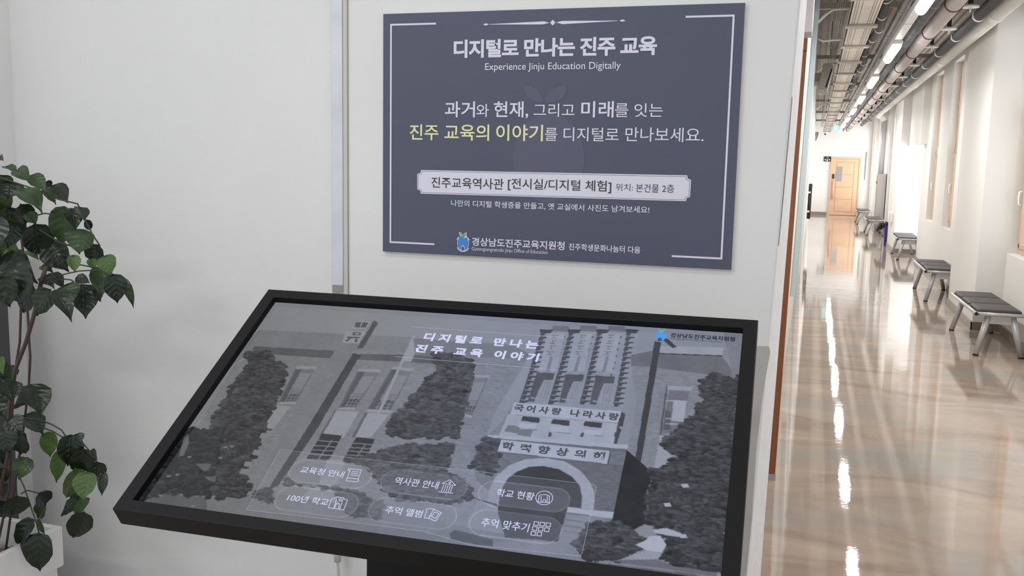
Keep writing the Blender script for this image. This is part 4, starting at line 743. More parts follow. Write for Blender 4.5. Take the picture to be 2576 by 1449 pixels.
# far oak door
d = thing('door_1', 'pale oak door with a small grey pane closing the corridor end', 'door', (1.0, 34.5, 0))
d['kind'] = 'structure'
x0, x1, zt = 0.57, 1.44, 1.95
fr = MB()
fr.box(x0 - 0.055, x0, 34.44, 34.52, 0, zt + 0.055).box(x1, x1 + 0.055, 34.44, 34.52, 0, zt + 0.055).box(x0, x1, 34.44, 34.52, zt, zt + 0.055)
fr.build('door_frame', M['oak'], d, bevel=0.004)
lf = MB().box(x0, x1, 34.46, 34.5, 0.012, zt - 0.004)
for z in (0.56, 0.97, 1.40):
    lf.box(x0 + (0.16 if z < 1.2 else 0.34), x1 - 0.17, 34.455, 34.462, z, z + 0.012, 1)
for x in (x0 + 0.14, x1 - 0.16):
    lf.box(x, x + 0.01, 34.455, 34.462, 0.13, zt - 0.11, 1)
lf.box(x0 + 0.14, x1 - 0.15, 34.455, 34.462, 0.13, 0.142, 1).box(x0 + 0.14, x1 - 0.15, 34.455, 34.462, zt - 0.12, zt - 0.11, 1)
lf.build('door_leaf', [M['oak'], M['oakline']], d)
MB().box(0.70, 0.90, 34.452, 34.465, 1.18, 1.68).build('glass_pane', M['glassgrey'], d)
MB().box(0.59, 0.65, 34.42, 34.46, 1.26, 1.42).build('door_lock', M['rubber'], d)
hb = MB().tube([(0.64, 34.41, 0.55), (0.64, 34.41, 1.22)], 0.02, 10)
hh = hb.build('door_handle', M['winwood'], d, smooth=True)
for z in (0.66, 1.10):
    MB().box(0.625, 0.655, 34.40, 34.46, z, z + 0.03).build('handle_bracket', M['whitemetal'], hh)

# dark room plate beside the far door, white marks
t = thing('door_plate', 'small black room sign with white marks left of the oak door', 'sign', (0.38, 34.5, 1.85))
MB().box(0.27, 0.50, 34.475, 34.5, 1.85, 2.02).build('plate', M['rubber'], t)
for x, z, a, b in ((0.30, 1.89, 0.04, 0.035), (0.36, 1.87, 0.045, 0.05), (0.43, 1.89, 0.045, 0.04), (0.36, 1.96, 0.06, 0.02)):
    MB().box(x, x + a, 34.47, 34.476, z, z + b).build('white_mark', M['prw'], t)
tag(MB().box(1.63, 1.66, 34.47, 34.5, 1.25, 2.2).build('wall_bar', M['greypipe']), 'thin dark vertical bar right of the oak door', 'bar')
tag(MB().box(0.36, 0.42, 34.485, 34.5, 1.5, 1.53).build('wall_switch', M['pale']), 'tiny pale switch below the black room sign', 'switch')

# first doorway on the left: wooden jamb and grey closer box
jb = thing('door_2', 'orange brown wooden door jamb just past the sign wall', 'door', (-0.2, 4.85, 0))
jb['kind'] = 'structure'
jx = lambda z, a: a + 0.0136 * z
mb = MB()
mb.hexa([(-0.34, 4.85, 0.03), (jx(0, -0.1018), 4.85, 0.03), (jx(0, -0.1018), 4.9, 0.03), (-0.34, 4.9, 0.03)], [(-0.34, 4.85, 2.16), (jx(2.16, -0.1018), 4.85, 2.16), (jx(2.16, -0.1018), 4.9, 2.16), (-0.34, 4.9, 2.16)])
mb.build('door_jamb', M['wood'], jb, bevel=0.002)
MB().box(-0.34, -0.0715, 4.835, 4.9, 2.165, 2.34).build('door_head', M['wood'], jb, bevel=0.002)
MB().box(-0.34, -0.099, 4.845, 4.9, 0, 0.03).build('jamb_foot', M['graybox'], jb)
tag(MB().hexa([(-0.3, 4.55, 2.212), (-0.0502, 4.55, 2.212), (-0.0502, 4.75, 2.212), (-0.3, 4.75, 2.212)], [(-0.3, 4.55, 2.7), (-0.046, 4.55, 2.7), (-0.046, 4.75, 2.7), (-0.3, 4.75, 2.7)]).build('closer_box', M['purple'], bevel=0.004), 'lavender grey metal box above the brown door jamb', 'box')

# pale board standing out from the left wall
pb = MB()
bx = lambda z, a: -0.1123 + 0.0243 * z
pb.hexa([(-0.132, 8.0, 0.545), (bx(0.55, -0.105), 8.0, 0.545), (bx(0.55, -0.105), 8.12, 0.545), (-0.132, 8.12, 0.545)], [(-0.071, 8.0, 3.3), (bx(3.3, -0.103), 8.0, 3.3), (bx(3.3, -0.103), 8.12, 3.3), (-0.071, 8.12, 3.3)])
tag(pb.build('display_board', M['pale'], bevel=0.003), 'tall pale blue grey board edge on the corridor left wall', 'board')
# slim trims on the left wall beyond it
for i, (yy, dx) in enumerate(((11.0, 0.022), (14.5, 0.03))):
    a0 = L0 + dx
    struct(MB().hexa([(-0.3, yy, 0.0), (a0, yy, 0.0), (a0, yy + 0.06, 0.0), (-0.3, yy + 0.06, 0.0)], [(-0.3, yy, 3.3), (a0 + LEAN * 3.5, yy, 3.3), (a0 + LEAN * 3.5, yy + 0.06, 3.3), (-0.3, yy + 0.06, 3.3)]).build('trim_%d' % (i + 2), M['pale' if i == 0 else 'whitemetal']), 'slim vertical trim %s on the corridor left wall' % ('nearer the pale board' if i == 0 else 'farther down'))
# far left door pull
t = thing('pull_handle', 'long black door pull with white standoffs on the far left wall', 'handle', (-0.09, 21.0, 0.6))
MB().tube([(-0.072, 20.7, 0.55), (-0.066, 20.9, 1.27)], 0.036, 12).build('bar', M['rubber'], t, smooth=True)
for z in (0.68, 1.08):
    MB().box(-0.114, -0.06, 20.70, 20.80, z, z + 0.035).build('standoff', M['whitemetal'], t)

# ------------------------------------------------------------------ the sign
x0, x1, z0, z1, YS = -1.0716, -0.1727, 1.3600, 1.9677, 2.2300
sign = thing('wall_sign', 'slate blue information board with white and yellow lettering', 'sign', ((x0 + x1) / 2, YS, z0))
sp = MB().box(x0, x1, YS, 2.2415, z0, z1)
for i in range(len(sp.f)):
    sp.mi[i] = 1
sp.mi[2] = 0
panel = sp.build('sign_panel', [M['signblue'], M['signedge']], sign)
SD = {'w': 'prw', 'y': 'pry', 'd': 'prd', 'g': 'prg'}


def on_sign(poly, name, m_, lift):
    mb_ = MB()
    for p in (poly if isinstance(poly[0][0], (tuple, list)) else [poly]):
        mb_.prism([(a, YS - lift, b) for a, b in p], (0, 0.0004, 0))
    return mb_.build(name, m_, sign)


on_sign(FRUIT, 'watermark_fruit', M['prm'], 0.0006)
on_sign([LEAF_L, LEAF_R], 'watermark_leaves', M['prm'], 0.0008)
br = []
wl1, xl, zt_, zb_ = 0.0045, -1.0515, 1.9425, 1.3835
br += [[(xl, zt_), (-0.926, zt_), (-0.926, zt_ - wl1), (xl, zt_ - wl1)], [(xl, zb_), (xl + wl1, zb_), (xl + wl1, zt_ - wl1), (xl, zt_ - wl1)], [(xl + wl1, zb_), (-0.9246, zb_), (-0.9246, zb_ + wl1), (xl + wl1, zb_ + wl1)]]
on_sign(br, 'left_border', M['prw'], 0.0010)
xr = -0.1945
br = [[(-0.305, zt_), (xr, zt_), (xr, zt_ - wl1), (-0.305, zt_ - wl1)], [(xr - wl1, zb_), (xr, zb_), (xr, zt_ - wl1), (xr - wl1, zt_ - wl1)], [(-0.313, zb_), (xr - wl1, zb_), (xr - wl1, zb_ + wl1), (-0.313, zb_ + wl1)]]
on_sign(br, 'right_border', M['prw'], 0.0010)
on_sign(ORN, 'diamond_ornament', M['prw'], 0.0010)
bdg = on_sign(BADGE, 'badge', M['prw'], 0.0012)
# thin inner outline of the badge
cxb = sum(p[0] for p in BADGE) / len(BADGE)
czb = sum(p[1] for p in BADGE) / len(BADGE)


def inset(poly, k):
    return [(cxb + (p[0] - cxb) * (1 - k / 0.35), czb + (p[1] - czb) * (1 - k / 0.03)) for p in poly]


o1, o2 = inset(BADGE, 0.0026), inset(BADGE, 0.0034)
nb = len(o1)
on_sign([[o1[i], o1[(i + 1) % nb], o2[(i + 1) % nb], o2[i]] for i in range(nb)], 'badge_outline', M['prg'], 0.0016)
for (nm, body, bold, spc, colr, (a0, a1, b1, b0)) in SIGN_TEXT:
    v, f = text_geo(body, bold, spc)
    lift = 0.0018 if nm.startswith('badge') else 0.0013
    mb_ = MB()
    mb_.add([(a0 + p[0] * (a1 - a0), YS - lift, b0 + p[1] * (b1 - b0)) for p in v], f)
    mb_.build(nm, M[SD[colr]], sign)
# emblem: blue house-shaped fruit with green leaves
ex0, ez0 = EMBLEM['cx']
rw, rh = 0.0150, 0.0190


def ell(cx_, cz_, a, b, n=28, t0=0.0, t1=2 * PI):
    return [(cx_ + a * math.cos(t0 + (t1 - t0) * i / n), cz_ + b * math.sin(t0 + (t1 - t0) * i / n)) for i in range(n + (0 if t1 - t0 > 6.28 else 1))]


def arc_band(cx_, cz_, a, b, w, t0, t1, n=14):
    A_, B_ = ell(cx_, cz_, a, b, n, t0, t1), ell(cx_, cz_, a - w, b - w, n, t0, t1)
    return [[A_[i], A_[i + 1], B_[i + 1], B_[i]] for i in range(n)]


on_sign([ell(ex0, ez0, rw + 0.0012, rh + 0.0012)] + arc_band(ex0, ez0 + 0.002, 0.0192, 0.0175, 0.0022, 0.12 * PI, 0.36 * PI) + arc_band(ex0, ez0 + 0.002, 0.0192, 0.0175, 0.0022, 0.64 * PI, 0.88 * PI) + arc_band(ex0, ez0 - 0.006, 0.018, 0.0165, 0.0022, 1.12 * PI, 1.88 * PI), 'emblem_outline', M['prw'], 0.0012)
on_sign(ell(ex0, ez0, rw, rh), 'emblem_body', M['prb'], 0.0016)
on_sign([[(ex0 - 0.005, ez0 - 0.0192), (ex0 + 0.005, ez0 - 0.0192), (ex0 + 0.005, ez0 - 0.0112), (ex0 + 0.003, ez0 - 0.0072), (ex0, ez0 - 0.006), (ex0 - 0.003, ez0 - 0.0072), (ex0 - 0.005, ez0 - 0.0112)]], 'emblem_door_outline', M['prw'], 0.0019)
on_sign([[(ex0 - 0.0036, ez0 - 0.0185), (ex0 + 0.0036, ez0 - 0.0185), (ex0 + 0.0036, ez0 - 0.0115), (ex0 + 0.002, ez0 - 0.0086), (ex0 - 0.002, ez0 - 0.0086), (ex0 - 0.0036, ez0 - 0.0115)]], 'emblem_door', M['prg'], 0.0023)


def leafpoly(cx_, cz_, dx, dz, w):
    L_ = math.hypot(dx, dz)
    nx, nz = -dz / L_ * w, dx / L_ * w
    return [(cx_, cz_), (cx_ + dx * .3 + nx, cz_ + dz * .3 + nz), (cx_ + dx * .7 + nx, cz_ + dz * .7 + nz), (cx_ + dx, cz_ + dz), (cx_ + dx * .7 - nx, cz_ + dz * .7 - nz), (cx_ + dx * .3 - nx, cz_ + dz * .3 - nz)]


on_sign([leafpoly(ex0 - 0.0005, ez0 + 0.0165, -0.0105, 0.0115, 0.0037), leafpoly(ex0 + 0.0005, ez0 + 0.0165, 0.0095, 0.0115, 0.0037), leafpoly(ex0 + 0.001, ez0 + 0.015, 0.011, 0.003, 0.0024)], 'emblem_leaf_outline', M['prw'], 0.0019)
on_sign([leafpoly(ex0 - 0.0005, ez0 + 0.0175, -0.009, 0.0098, 0.0024), leafpoly(ex0 + 0.0005, ez0 + 0.0175, 0.008, 0.0098, 0.0024), [(ex0 - 0.004, ez0 + 0.0185), (ex0 + 0.004, ez0 + 0.0185), (ex0 + 0.0005, ez0 + 0.011)]], 'emblem_leaves', M['prn'], 0.0023)

# aluminium cover strip on the wall joint
st = thing('joint_strip', 'vertical brushed aluminium cover strip left of the sign', 'strip', (-1.2, 2.242, 0))
sx = MB().box(-1.2235, -1.1905, 2.233, 2.242, 1.06, 3.2)
sx.build('metal_face', M['strip'], st, bevel=0.001)
MB().box(-1.1903, -1.1785, 2.236, 2.242, 1.06, 3.2).build('side_flange', M['signedge'], st)
MB().box(-1.1785, -1.1772, 2.2385, 2.242, 1.06, 3.2).build('seam', M['rung'], st)
MB().box(-1.222, -1.192, 2.2322, 2.2335, 1.10, 1.262).build('grey_patch', M['greypipe'], st)

# ------------------------------------------------------------------ the kiosk
KO = Vector((-1.144659, 1.798941, 1.308316))
KW, KH = 1.059027, 0.618156
KEX = Vector((0.99935566, 0.03589229, 0))
KEV = Vector((0.03076111, -0.85648736, -0.51525058))
KN = Vector((0.01849352, -0.51491858, 0.85703958))
REC = 0.014


def K(a, b, c=0.0):
    return KO + KEX * a + KEV * b + KN * c


kiosk = thing('touchscreen_kiosk', 'black slanted touchscreen kiosk showing a grey building photograph', 'kiosk', (-0.61, 1.55, 0))
ia0, ia1, ib0, ib1 = 0.0265, 1.0318, 0.0262, 0.5938
TH = 0.042


def quadbox(mb_, a0, a1, b0, b1, c0, c1, mi=0):
    mb_.hexa([K(a0, b1, c0), K(a1, b1, c0), K(a1, b0, c0), K(a0, b0, c0)], [K(a0, b1, c1), K(a1, b1, c1), K(a1, b0, c1), K(a0, b0, c1)], mi)


# frame as one mitred ring
ring = MB()
O4 = [(0, 0), (KW, 0), (KW, KH), (0, KH)]
I4 = [(ia0, ib0), (ia1, ib0), (ia1, ib1), (ia0, ib1)]
vs = [K(a, b, 0) for a, b in O4] + [K(a, b, 0) for a, b in I4] + [K(a, b, -TH) for a, b in O4] + [K(a, b, -REC - 0.004) for a, b in I4]
fs = []
for i in range(4):
    j = (i + 1) % 4
    fs += [(i, j, 4 + j, 4 + i), (i, 8 + i, 8 + j, j), (4 + i, 4 + j, 12 + j, 12 + i)]
fs.append((8, 9, 10, 11))
ring.add(vs, fs, 0)
for q in range(len(ring.f)):
    if q % 3 == 2 and q < 12:
        ring.mi[q] = 1
ring.build('bezel_frame', [M['black'], M['inner']], kiosk, bevel=0.0016)
back = MB()
quadbox(back, 0.16, 0.90, 0.12, 0.52, -0.12, -TH)
back.build('rear_housing', M['black'], kiosk, bevel=0.004)
nk = MB()
nk.hexa([(-0.735, 1.45, 0.03), (-0.475, 1.45, 0.03), (-0.475, 1.63, 0.03), (-0.735, 1.63, 0.03)], [(-0.728, 1.45, 1.02), (-0.482, 1.45, 1.02), (-0.482, 1.63, 1.13), (-0.728, 1.63, 1.13)])
nk.build('pedestal', M['black'], kiosk, bevel=0.004)
MB().box(-0.95, -0.26, 1.3, 1.85, 0, 0.03).build('base_plate', M['black'], kiosk, bevel=0.004)

# picture on the display: rasterised from outlines into vertex colours
A0, A1, B0, B1, STEP = 26.0, 1033.0, 27.0, 588.0, 1.15
na, nbb = int((A1 - A0) / STEP) + 1, int((B1 - B0) / STEP) + 1
ga = A0 + np.arange(na) * (A1 - A0) / (na - 1)
gb = B0 + np.arange(nbb) * (B1 - B0) / (nbb - 1)
rng = np.random.RandomState(3)


def vnoise(sx_, sy_, octv=3):
    out = np.zeros((nbb, na))
    amp, tot = 1.0, 0.0
    for o in range(octv):
        g = rng.rand(int((B1 - B0) / sy_) + 3, int((A1 - A0) / sx_) + 3)
        yy, xx = (gb - B0) / sy_, (ga - A0) / sx_
        yi, xi = yy.astype(int), xx.astype(int)
        fy, fx = (yy - yi)[:, None], (xx - xi)[None, :]
        fy, fx = fy * fy * (3 - 2 * fy), fx * fx * (3 - 2 * fx)
        a, b = g[yi][:, xi], g[yi][:, xi + 1]
        c, d_ = g[yi + 1][:, xi], g[yi + 1][:, xi + 1]
        out += amp * ((a * (1 - fx) + b * fx) * (1 - fy) + (c * (1 - fx) + d_ * fx) * fy)
        tot += amp
        amp *= 0.6
        sx_ *= 0.5
        sy_ *= 0.5
    return out / tot - 0.5


NZ_T = 0.5 * vnoise(26, 22, 3) + 0.9 * (0.32 - np.abs(vnoise(12, 10, 4)) * 2.2) * 0.6 + 0.7 * vnoise(7, 5, 3)
NZ_N = vnoise(30, 30, 4)
NZ_B = vnoise(9, 2.2, 2)
WOB = (vnoise(7, 7, 3) * 14, vnoise(7, 7, 3) * 14)
GA, GB = np.meshgrid(ga, gb)


def fill_mask(pts, wob=0):
    ax = np.array([p[0] for p in pts])
    by = np.array([p[1] for p in pts])
    i0, i1 = np.searchsorted(ga, ax.min() - wob * 8), np.searchsorted(ga, ax.max() + wob * 8)
    j0, j1 = np.searchsorted(gb, by.min() - wob * 8), np.searchsorted(gb, by.max() + wob * 8)
    if i1 <= i0 or j1 <= j0:
        return None
    X, Y = GA[j0:j1, i0:i1], GB[j0:j1, i0:i1]
    if wob:
        X, Y = X + WOB[0][j0:j1, i0:i1] * wob, Y + WOB[1][j0:j1, i0:i1] * wob
    ins = np.zeros(X.shape, bool)
    n = len(pts)
    for i in range(n):
        xa_, ya_, xb_, yb_ = ax[i], by[i], ax[(i + 1) % n], by[(i + 1) % n]
        if ya_ == yb_:
            continue
        c = (ya_ > Y) != (yb_ > Y)
        ins ^= c & (X < (xb_ - xa_) * (Y - ya_) / (yb_ - ya_) + xa_)
    return (slice(j0, j1), slice(i0, i1)), ins


img = 138 + 8 * NZ_N + (GA - 500) * -0.006
for val, tex, pts in SCREEN_POLYS:
    r_ = fill_mask(pts, 1 if tex == 't' else 0)
    if r_ is None:
        continue
    sl, ins = r_
    if tex == 't':
        v_ = val - 4 + 58 * NZ_T[sl] + 90 * np.maximum(NZ_B[sl] - 0.2, 0)
    elif tex == 'n':
        v_ = val + 16 * NZ_N[sl] + 8 * NZ_B[sl]
    elif tex == 'b':
        v_ = val + 12 * NZ_N[sl] + 22 * NZ_B[sl]
    else:
        v_ = val + 7 * NZ_B[sl]
    img[sl][ins] = np.broadcast_to(v_, ins.shape)[ins]
    if tex == 't':          # rounded clumps of foliage over the dark mass
        js, is_ = np.nonzero(ins)
        nb_ = int(len(js) * STEP * STEP / 42)
        pick = rng.randint(0, len(js), nb_)
        cb, ca_ = gb[sl[0]][js[pick]], ga[sl[1]][is_[pick]]
        for q_ in np.argsort(cb):
            rad = 3.0 + 6.5 * rng.rand() ** 2
            p0, p1 = np.searchsorted(ga, [ca_[q_] - rad * 1.3, ca_[q_] + rad * 1.3])
            q0, q1 = np.searchsorted(gb, [cb[q_] - rad, cb[q_] + rad])
            if p1 <= p0 or q1 <= q0:
                continue
            dx_ = (GA[q0:q1, p0:p1] - ca_[q_]) / (rad * 1.3)
            dy_ = (GB[q0:q1, p0:p1] - cb[q_]) / rad
            d2_ = dx_ * dx_ + dy_ * dy_ + 0.9 * NZ_B[q0:q1, p0:p1]
            tone_ = val - 2 + 7 * rng.randn() - 9 * dy_ - 4 * dx_ + 46 * NZ_B[q0:q1, p0:p1] + 20 * NZ_T[q0:q1, p0:p1]
            bl_ = img[q0:q1, p0:p1]
            mk2 = d2_ < 0.85
            bl_[mk2] = tone_[mk2]
# the translucent menu plate and its six pill buttons
img *= 0.90 + 0.10 * np.clip((GA - 60) / 420, 0, 1)  # dimmed towards the left: viewing-angle falloff of the display painted into the picture
r_ = fill_mask(PANEL)
img[r_[0]][r_[1]] = img[r_[0]][r_[1]] * 0.86 + 24
for a0, a1, b0, b1 in PILLS:
    rr = (b1 - b0) / 2
    cyp = (b0 + b1) / 2
    dd = np.hypot(np.maximum(np.maximum(a0 + rr - GA, GA - (a1 - rr)), 0), GB - cyp)
    msk = dd < rr
    img[msk] = img[msk] * 0.72 + 38
    img[msk & (dd > rr - 1.6)] += 26
pad_ = np.pad(img, 1, mode='edge')
img = 0.5 * img + 0.125 * (pad_[:-2, 1:-1] + pad_[2:, 1:-1] + pad_[1:-1, :-2] + pad_[1:-1, 2:])
TONE = 0.98
LIFT = -1
cool = np.clip((GA - 180) / 420, 0, 1) * np.clip(1.25 - np.abs(GA - 640) / 620, 0.25, 1)
chan = []
for w_ in (-0.045, 0.0, 0.12):
    c_ = np.clip((img * TONE + LIFT) * (1 + w_ * (0.25 + 0.75 * cool)), 0, 255) / 255
    chan.append(np.where(c_ <= 0.04045, c_ / 12.92, ((c_ + 0.055) / 1.055) ** 2.4))
idx = np.arange(na * nbb).reshape(nbb, na)
quads = np.stack([idx[:-1, :-1], idx[1:, :-1], idx[1:, 1:], idx[:-1, 1:]], -1).reshape(-1, 4)
co = (np.array(KO)[None] + np.outer(GA.ravel() / 1000, np.array(KEX)) + np.outer(GB.ravel() / 1000, np.array(KEV)) - REC * np.array(KN)[None])
me = bpy.data.meshes.new('display_picture')
me.vertices.add(len(co))
me.vertices.foreach_set('co', co.ravel())
me.loops.add(quads.size)
me.loops.foreach_set('vertex_index', quads.ravel())
me.polygons.add(len(quads))
me.polygons.foreach_set('loop_start', np.arange(0, quads.size, 4))
me.polygons.foreach_set('loop_total', np.full(len(quads), 4))
me.update()
ca = me.color_attributes.new('picture', 'FLOAT_COLOR', 'POINT')
ca.data.foreach_set('color', np.stack([c.ravel() for c in chan] + [np.ones(na * nbb)], -1).ravel())
sm = bpy.data.materials.new('lit_display')
sm.use_nodes = True
nt = sm.node_tree
b = nt.nodes['Principled BSDF']
at = nt.nodes.new('ShaderNodeVertexColor')
at.layer_name = 'picture'
nt.links.new(at.outputs['Color'], b.inputs['Emission Color'])
b.inputs['Emission Strength'].default_value = 1.0
b.inputs['Base Color'].default_value = (0.004, 0.004, 0.005, 1)
b.inputs['Roughness'].default_value = 0.06
b.inputs['Specular IOR Level'].default_value = 0.28
me.materials.append(sm)
dp = bpy.data.objects.new('display_picture', me)
COL.objects.link(dp)
dp.parent = kiosk
dp.matrix_parent_inverse = Matrix.Translation(-kiosk.location)

M['lit'] = mat('lit_white_letters', (0.01, 0.01, 0.01), 0.3, spec=0.2, emit=lin((206, 212, 244)), es=1.0)
M['litline'] = mat('lit_thin_line', (0.01, 0.01, 0.01), 0.3, spec=0.2, emit=lin((170, 175, 190)), es=1.0)
M['litblue'] = mat('lit_blue_mark', (0.01, 0.01, 0.01), 0.3, spec=0.2, emit=lin((70, 150, 230)), es=1.0)
M['litgreen'] = mat('lit_green_mark', (0.01, 0.01, 0.01), 0.3, spec=0.2, emit=lin((110, 190, 130)), es=1.0)
M['litnavy'] = mat('dark_navy_letters', (0.01, 0.01, 0.012), 0.3, spec=0.2, emit=lin((14, 22, 50)), es=1.0)
M['litgrey'] = mat('grey_photo_letters', (0.01, 0.01, 0.012), 0.3, spec=0.2, emit=lin((72, 74, 82)), es=1.0)


def mm(a, b, l=0.0006):
    return K(a / 1000, b / 1000, -REC + l)


for (nm, body, bold, spc, (a0, a1, b0, b1)) in STEXT:
    v, f = text_geo(body, bold, spc)
    mk_ = M['litnavy'] if nm.startswith('logo') else M['litgrey'] if nm.startswith('banner') else M['lit']
    mb_ = MB()
    mb_.add([mm(a0 + p[0] * (a1 - a0), b1 - p[1] * (b1 - b0)) for p in v], f)
    mb_.build(nm, mk_, kiosk)


def stroke(mb_, pts, w, l=0.0006):
    for (xa_, ya_), (xb_, yb_) in zip(pts, pts[1:]):
        L_ = math.hypot(xb_ - xa_, yb_ - ya_) or 1
        dx, dy = (xb_ - xa_) / L_ * w / 2, (yb_ - ya_) / L_ * w / 2
        mb_.flat([mm(xa_ - dx - dy, ya_ - dy + dx, l), mm(xb_ + dx - dy, yb_ + dy + dx, l), mm(xb_ + dx + dy, yb_ + dy - dx, l), mm(xa_ - dx + dy, ya_ - dy - dx, l)])


for i0_, i1_ in ((0, 7), (7, 15), (15, 20), (20, 23), (23, 28), (28, len(ICONS))):
    mb_ = MB()
    for pts in ICONS[i0_:i1_]:
        stroke(mb_, pts, 1.1)
    mb_.build('button_icon', M['lit'], kiosk)
for pts in SLINES:
    mb_ = MB()
    stroke(mb_, pts, 0.9)
    mb_.build('title_rule', M['litline'], kiosk)
mb_ = MB()
stroke(mb_, PANEL + [PANEL[0]], 0.5)
mb_.build('menu_outline', M['litline'], kiosk)
bc = SEMB[0][1]
bcx, bcy = sum(p[0] for p in bc) / len(bc), sum(p[1] for p in bc) / len(bc)
mb_ = MB()
mb_.flat([mm(*p) for p in bc])
mb_.build('emblem_mark', M['litblue'], kiosk)
mb_ = MB()
mb_.flat([mm(bcx, bcy - 10, .0010), mm(bcx - 9, bcy - 22, .0010), mm(bcx - 4, bcy - 18, .0010), mm(bcx, bcy - 15, .0010), mm(bcx + 4, bcy - 18, .0010), mm(bcx + 9, bcy - 22, .0010)])
mb_.build('emblem_leaf', M['litgreen'], kiosk)
mb_ = MB()
mb_.flat([mm(bcx - 4, bcy + 15, .0010), mm(bcx - 4, bcy + 8, .0010), mm(bcx, bcy + 5, .0010), mm(bcx + 4, bcy + 8, .0010), mm(bcx + 4, bcy + 15, .0010)])
mb_.build('emblem_door', M['litgrey'], kiosk)

# cable dropping behind the kiosk
t = thing('power_cable', 'white power cable hanging down the wall behind the kiosk', 'cable', (-0.98, 2.2, 0))
CABLE = [(-1.199, 2.215, 1.055), (-1.199, 2.21, 0.56), (-1.197, 2.205, 0.51), (-1.190, 2.2, 0.45), (-1.185, 2.2, 0.3), (-1.19, 2.2, 0.02)]
cz = MB().tube(CABLE, 0.0045, 8)
cz.build('cord', M['cable'], t, smooth=True)
MB().tube([(-1.199, 2.21, 0.56), (-1.195, 2.204, 0.492)], [0.012, 0.010], 10).build('sleeve', M['cable'], t, smooth=True)

# ------------------------------------------------------------------ planter and plant
pl = thing('planter', 'white rectangular planter box in the left corner', 'planter', (-2.1, 1.6, 0))
px0, px1, py0, py1, pz = -2.275, -1.945, 1.15, 2.0, 0.565
ou = MB()
rim = 0.018
prof = [(0.012, 0.0), (0.012, 0.445), (0.0, 0.45), (0.0, pz), (rim, pz), (rim, 0.2)]
rings = []
for ins_, z in prof:
    rings.append([(px0 + ins_, py0 + ins_, z), (px1 - ins_, py0 + ins_, z), (px1 - ins_, py1 - ins_, z), (px0 + ins_, py1 - ins_, z)])
vs = [p for r_ in rings for p in r_]
fs = [(3, 2, 1, 0)]
for k in range(len(rings) - 1):
    for i in range(4):
        fs.append((k * 4 + i, k * 4 + (i + 1) % 4, k * 4 + 4 + (i + 1) % 4, k * 4 + 4 + i))
fs.append(tuple(len(vs) - 4 + i for i in range(4)))
ou.add(vs, fs)
ou.build('box', M['planter'], pl, bevel=0.003)
ch = MB()
for k in range(420):
    x, y = random.uniform(px0 + 0.03, px1 - 0.03), random.uniform(py0 + 0.03, py1 - 0.03)
    z = 0.475 + random.uniform(0, 0.018)
    a, s = random.uniform(0, PI), random.uniform(0.007, 0.017)
    c_, s_ = math.cos(a), math.sin(a)
    w2, h2 = s * random.uniform(0.4, 0.8), random.uniform(0.003, 0.007)
    tl = random.uniform(-0.006, 0.006)
    bt = [(x + c_ * i * s - s_ * j * w2, y + s_ * i * s + c_ * j * w2, z - h2 + tl * i) for i, j in ((-1, -1), (1, -1), (1, 1), (-1, 1))]
    tp = [(p[0], p[1], p[2] + 2 * h2) for p in bt]
    ch.hexa(bt, tp)
ch.box(px0 + 0.02, px1 - 0.02, py0 + 0.02, py1 - 0.02, 0.44, 0.472)
so = ch.build('bark_mulch', M['bark'], pl)
so['kind'] = 'stuff'

plant = thing('potted_plant', 'leafy green plant with drooping pointed leaves growing in the white planter', 'plant', (-2.1, 1.75, 0.46))
fol = MB()


def add_leaf(base, tip, width, tone):
    base, tip = Vector(base), Vector(tip)
    d_ = tip - base
    L_ = d_.length
    d_.normalize()
    view = Vector((0, 0, EYE)) - (base + tip) / 2
    nrm = (view.normalized() + Vector((random.uniform(-.45, .45), random.uniform(-.3, .3), random.uniform(-.1, .6)))).normalized()
    side = d_.cross(nrm).normalized()
    nrm = side.cross(d_).normalized()
    prof = [(0.0, 0.02), (0.05, 0.30), (0.15, 0.42), (0.32, 0.5), (0.5, 0.47), (0.66, 0.36), (0.8, 0.2), (0.9, 0.07), (1.0, 0.008)]
    vs, fs = [], []
    curl, fold = random.uniform(0.03, 0.16) * L_, random.uniform(0.06, 0.22) * width
    wv = random.uniform(0, 6)
    for t_, w_ in prof:
        c = base + d_ * (L_ * t_) + nrm * (curl * (4 * t_ * (1 - t_) - 0.3 * t_))
        for s_ in (-1, -0.5, 0, 0.5, 1):
            ww = w_ * width * s_
            wave = 0.012 * width * math.sin(t_ * 14 + wv) * abs(s_) * 4
            vs.append(c + side * ww + nrm * (fold * (abs(s_) ** 1.3) * w_ * 2 * 0.6 + wave - (0.004 if s_ == 0 else 0)))
    n_ = len(prof)
    for i in range(n_ - 1):
        for j in range(4):
            fs.append((i * 5 + j, i * 5 + j + 1, i * 5 + 6 + j, i * 5 + 5 + j))
    fol.add(vs, fs, tone)
    fol.uv += [(s_ * 0.5 + 0.5, t_) for t_, w_ in prof for s_ in (-1, -0.5, 0, 0.5, 1)]


for bx_, by_, bz_, tx_, ty_, tz_, w_, tone in LEAVES:
    add_leaf((bx_, by_, bz_), (tx_, ty_, tz_), w_ * 1.14, tone)
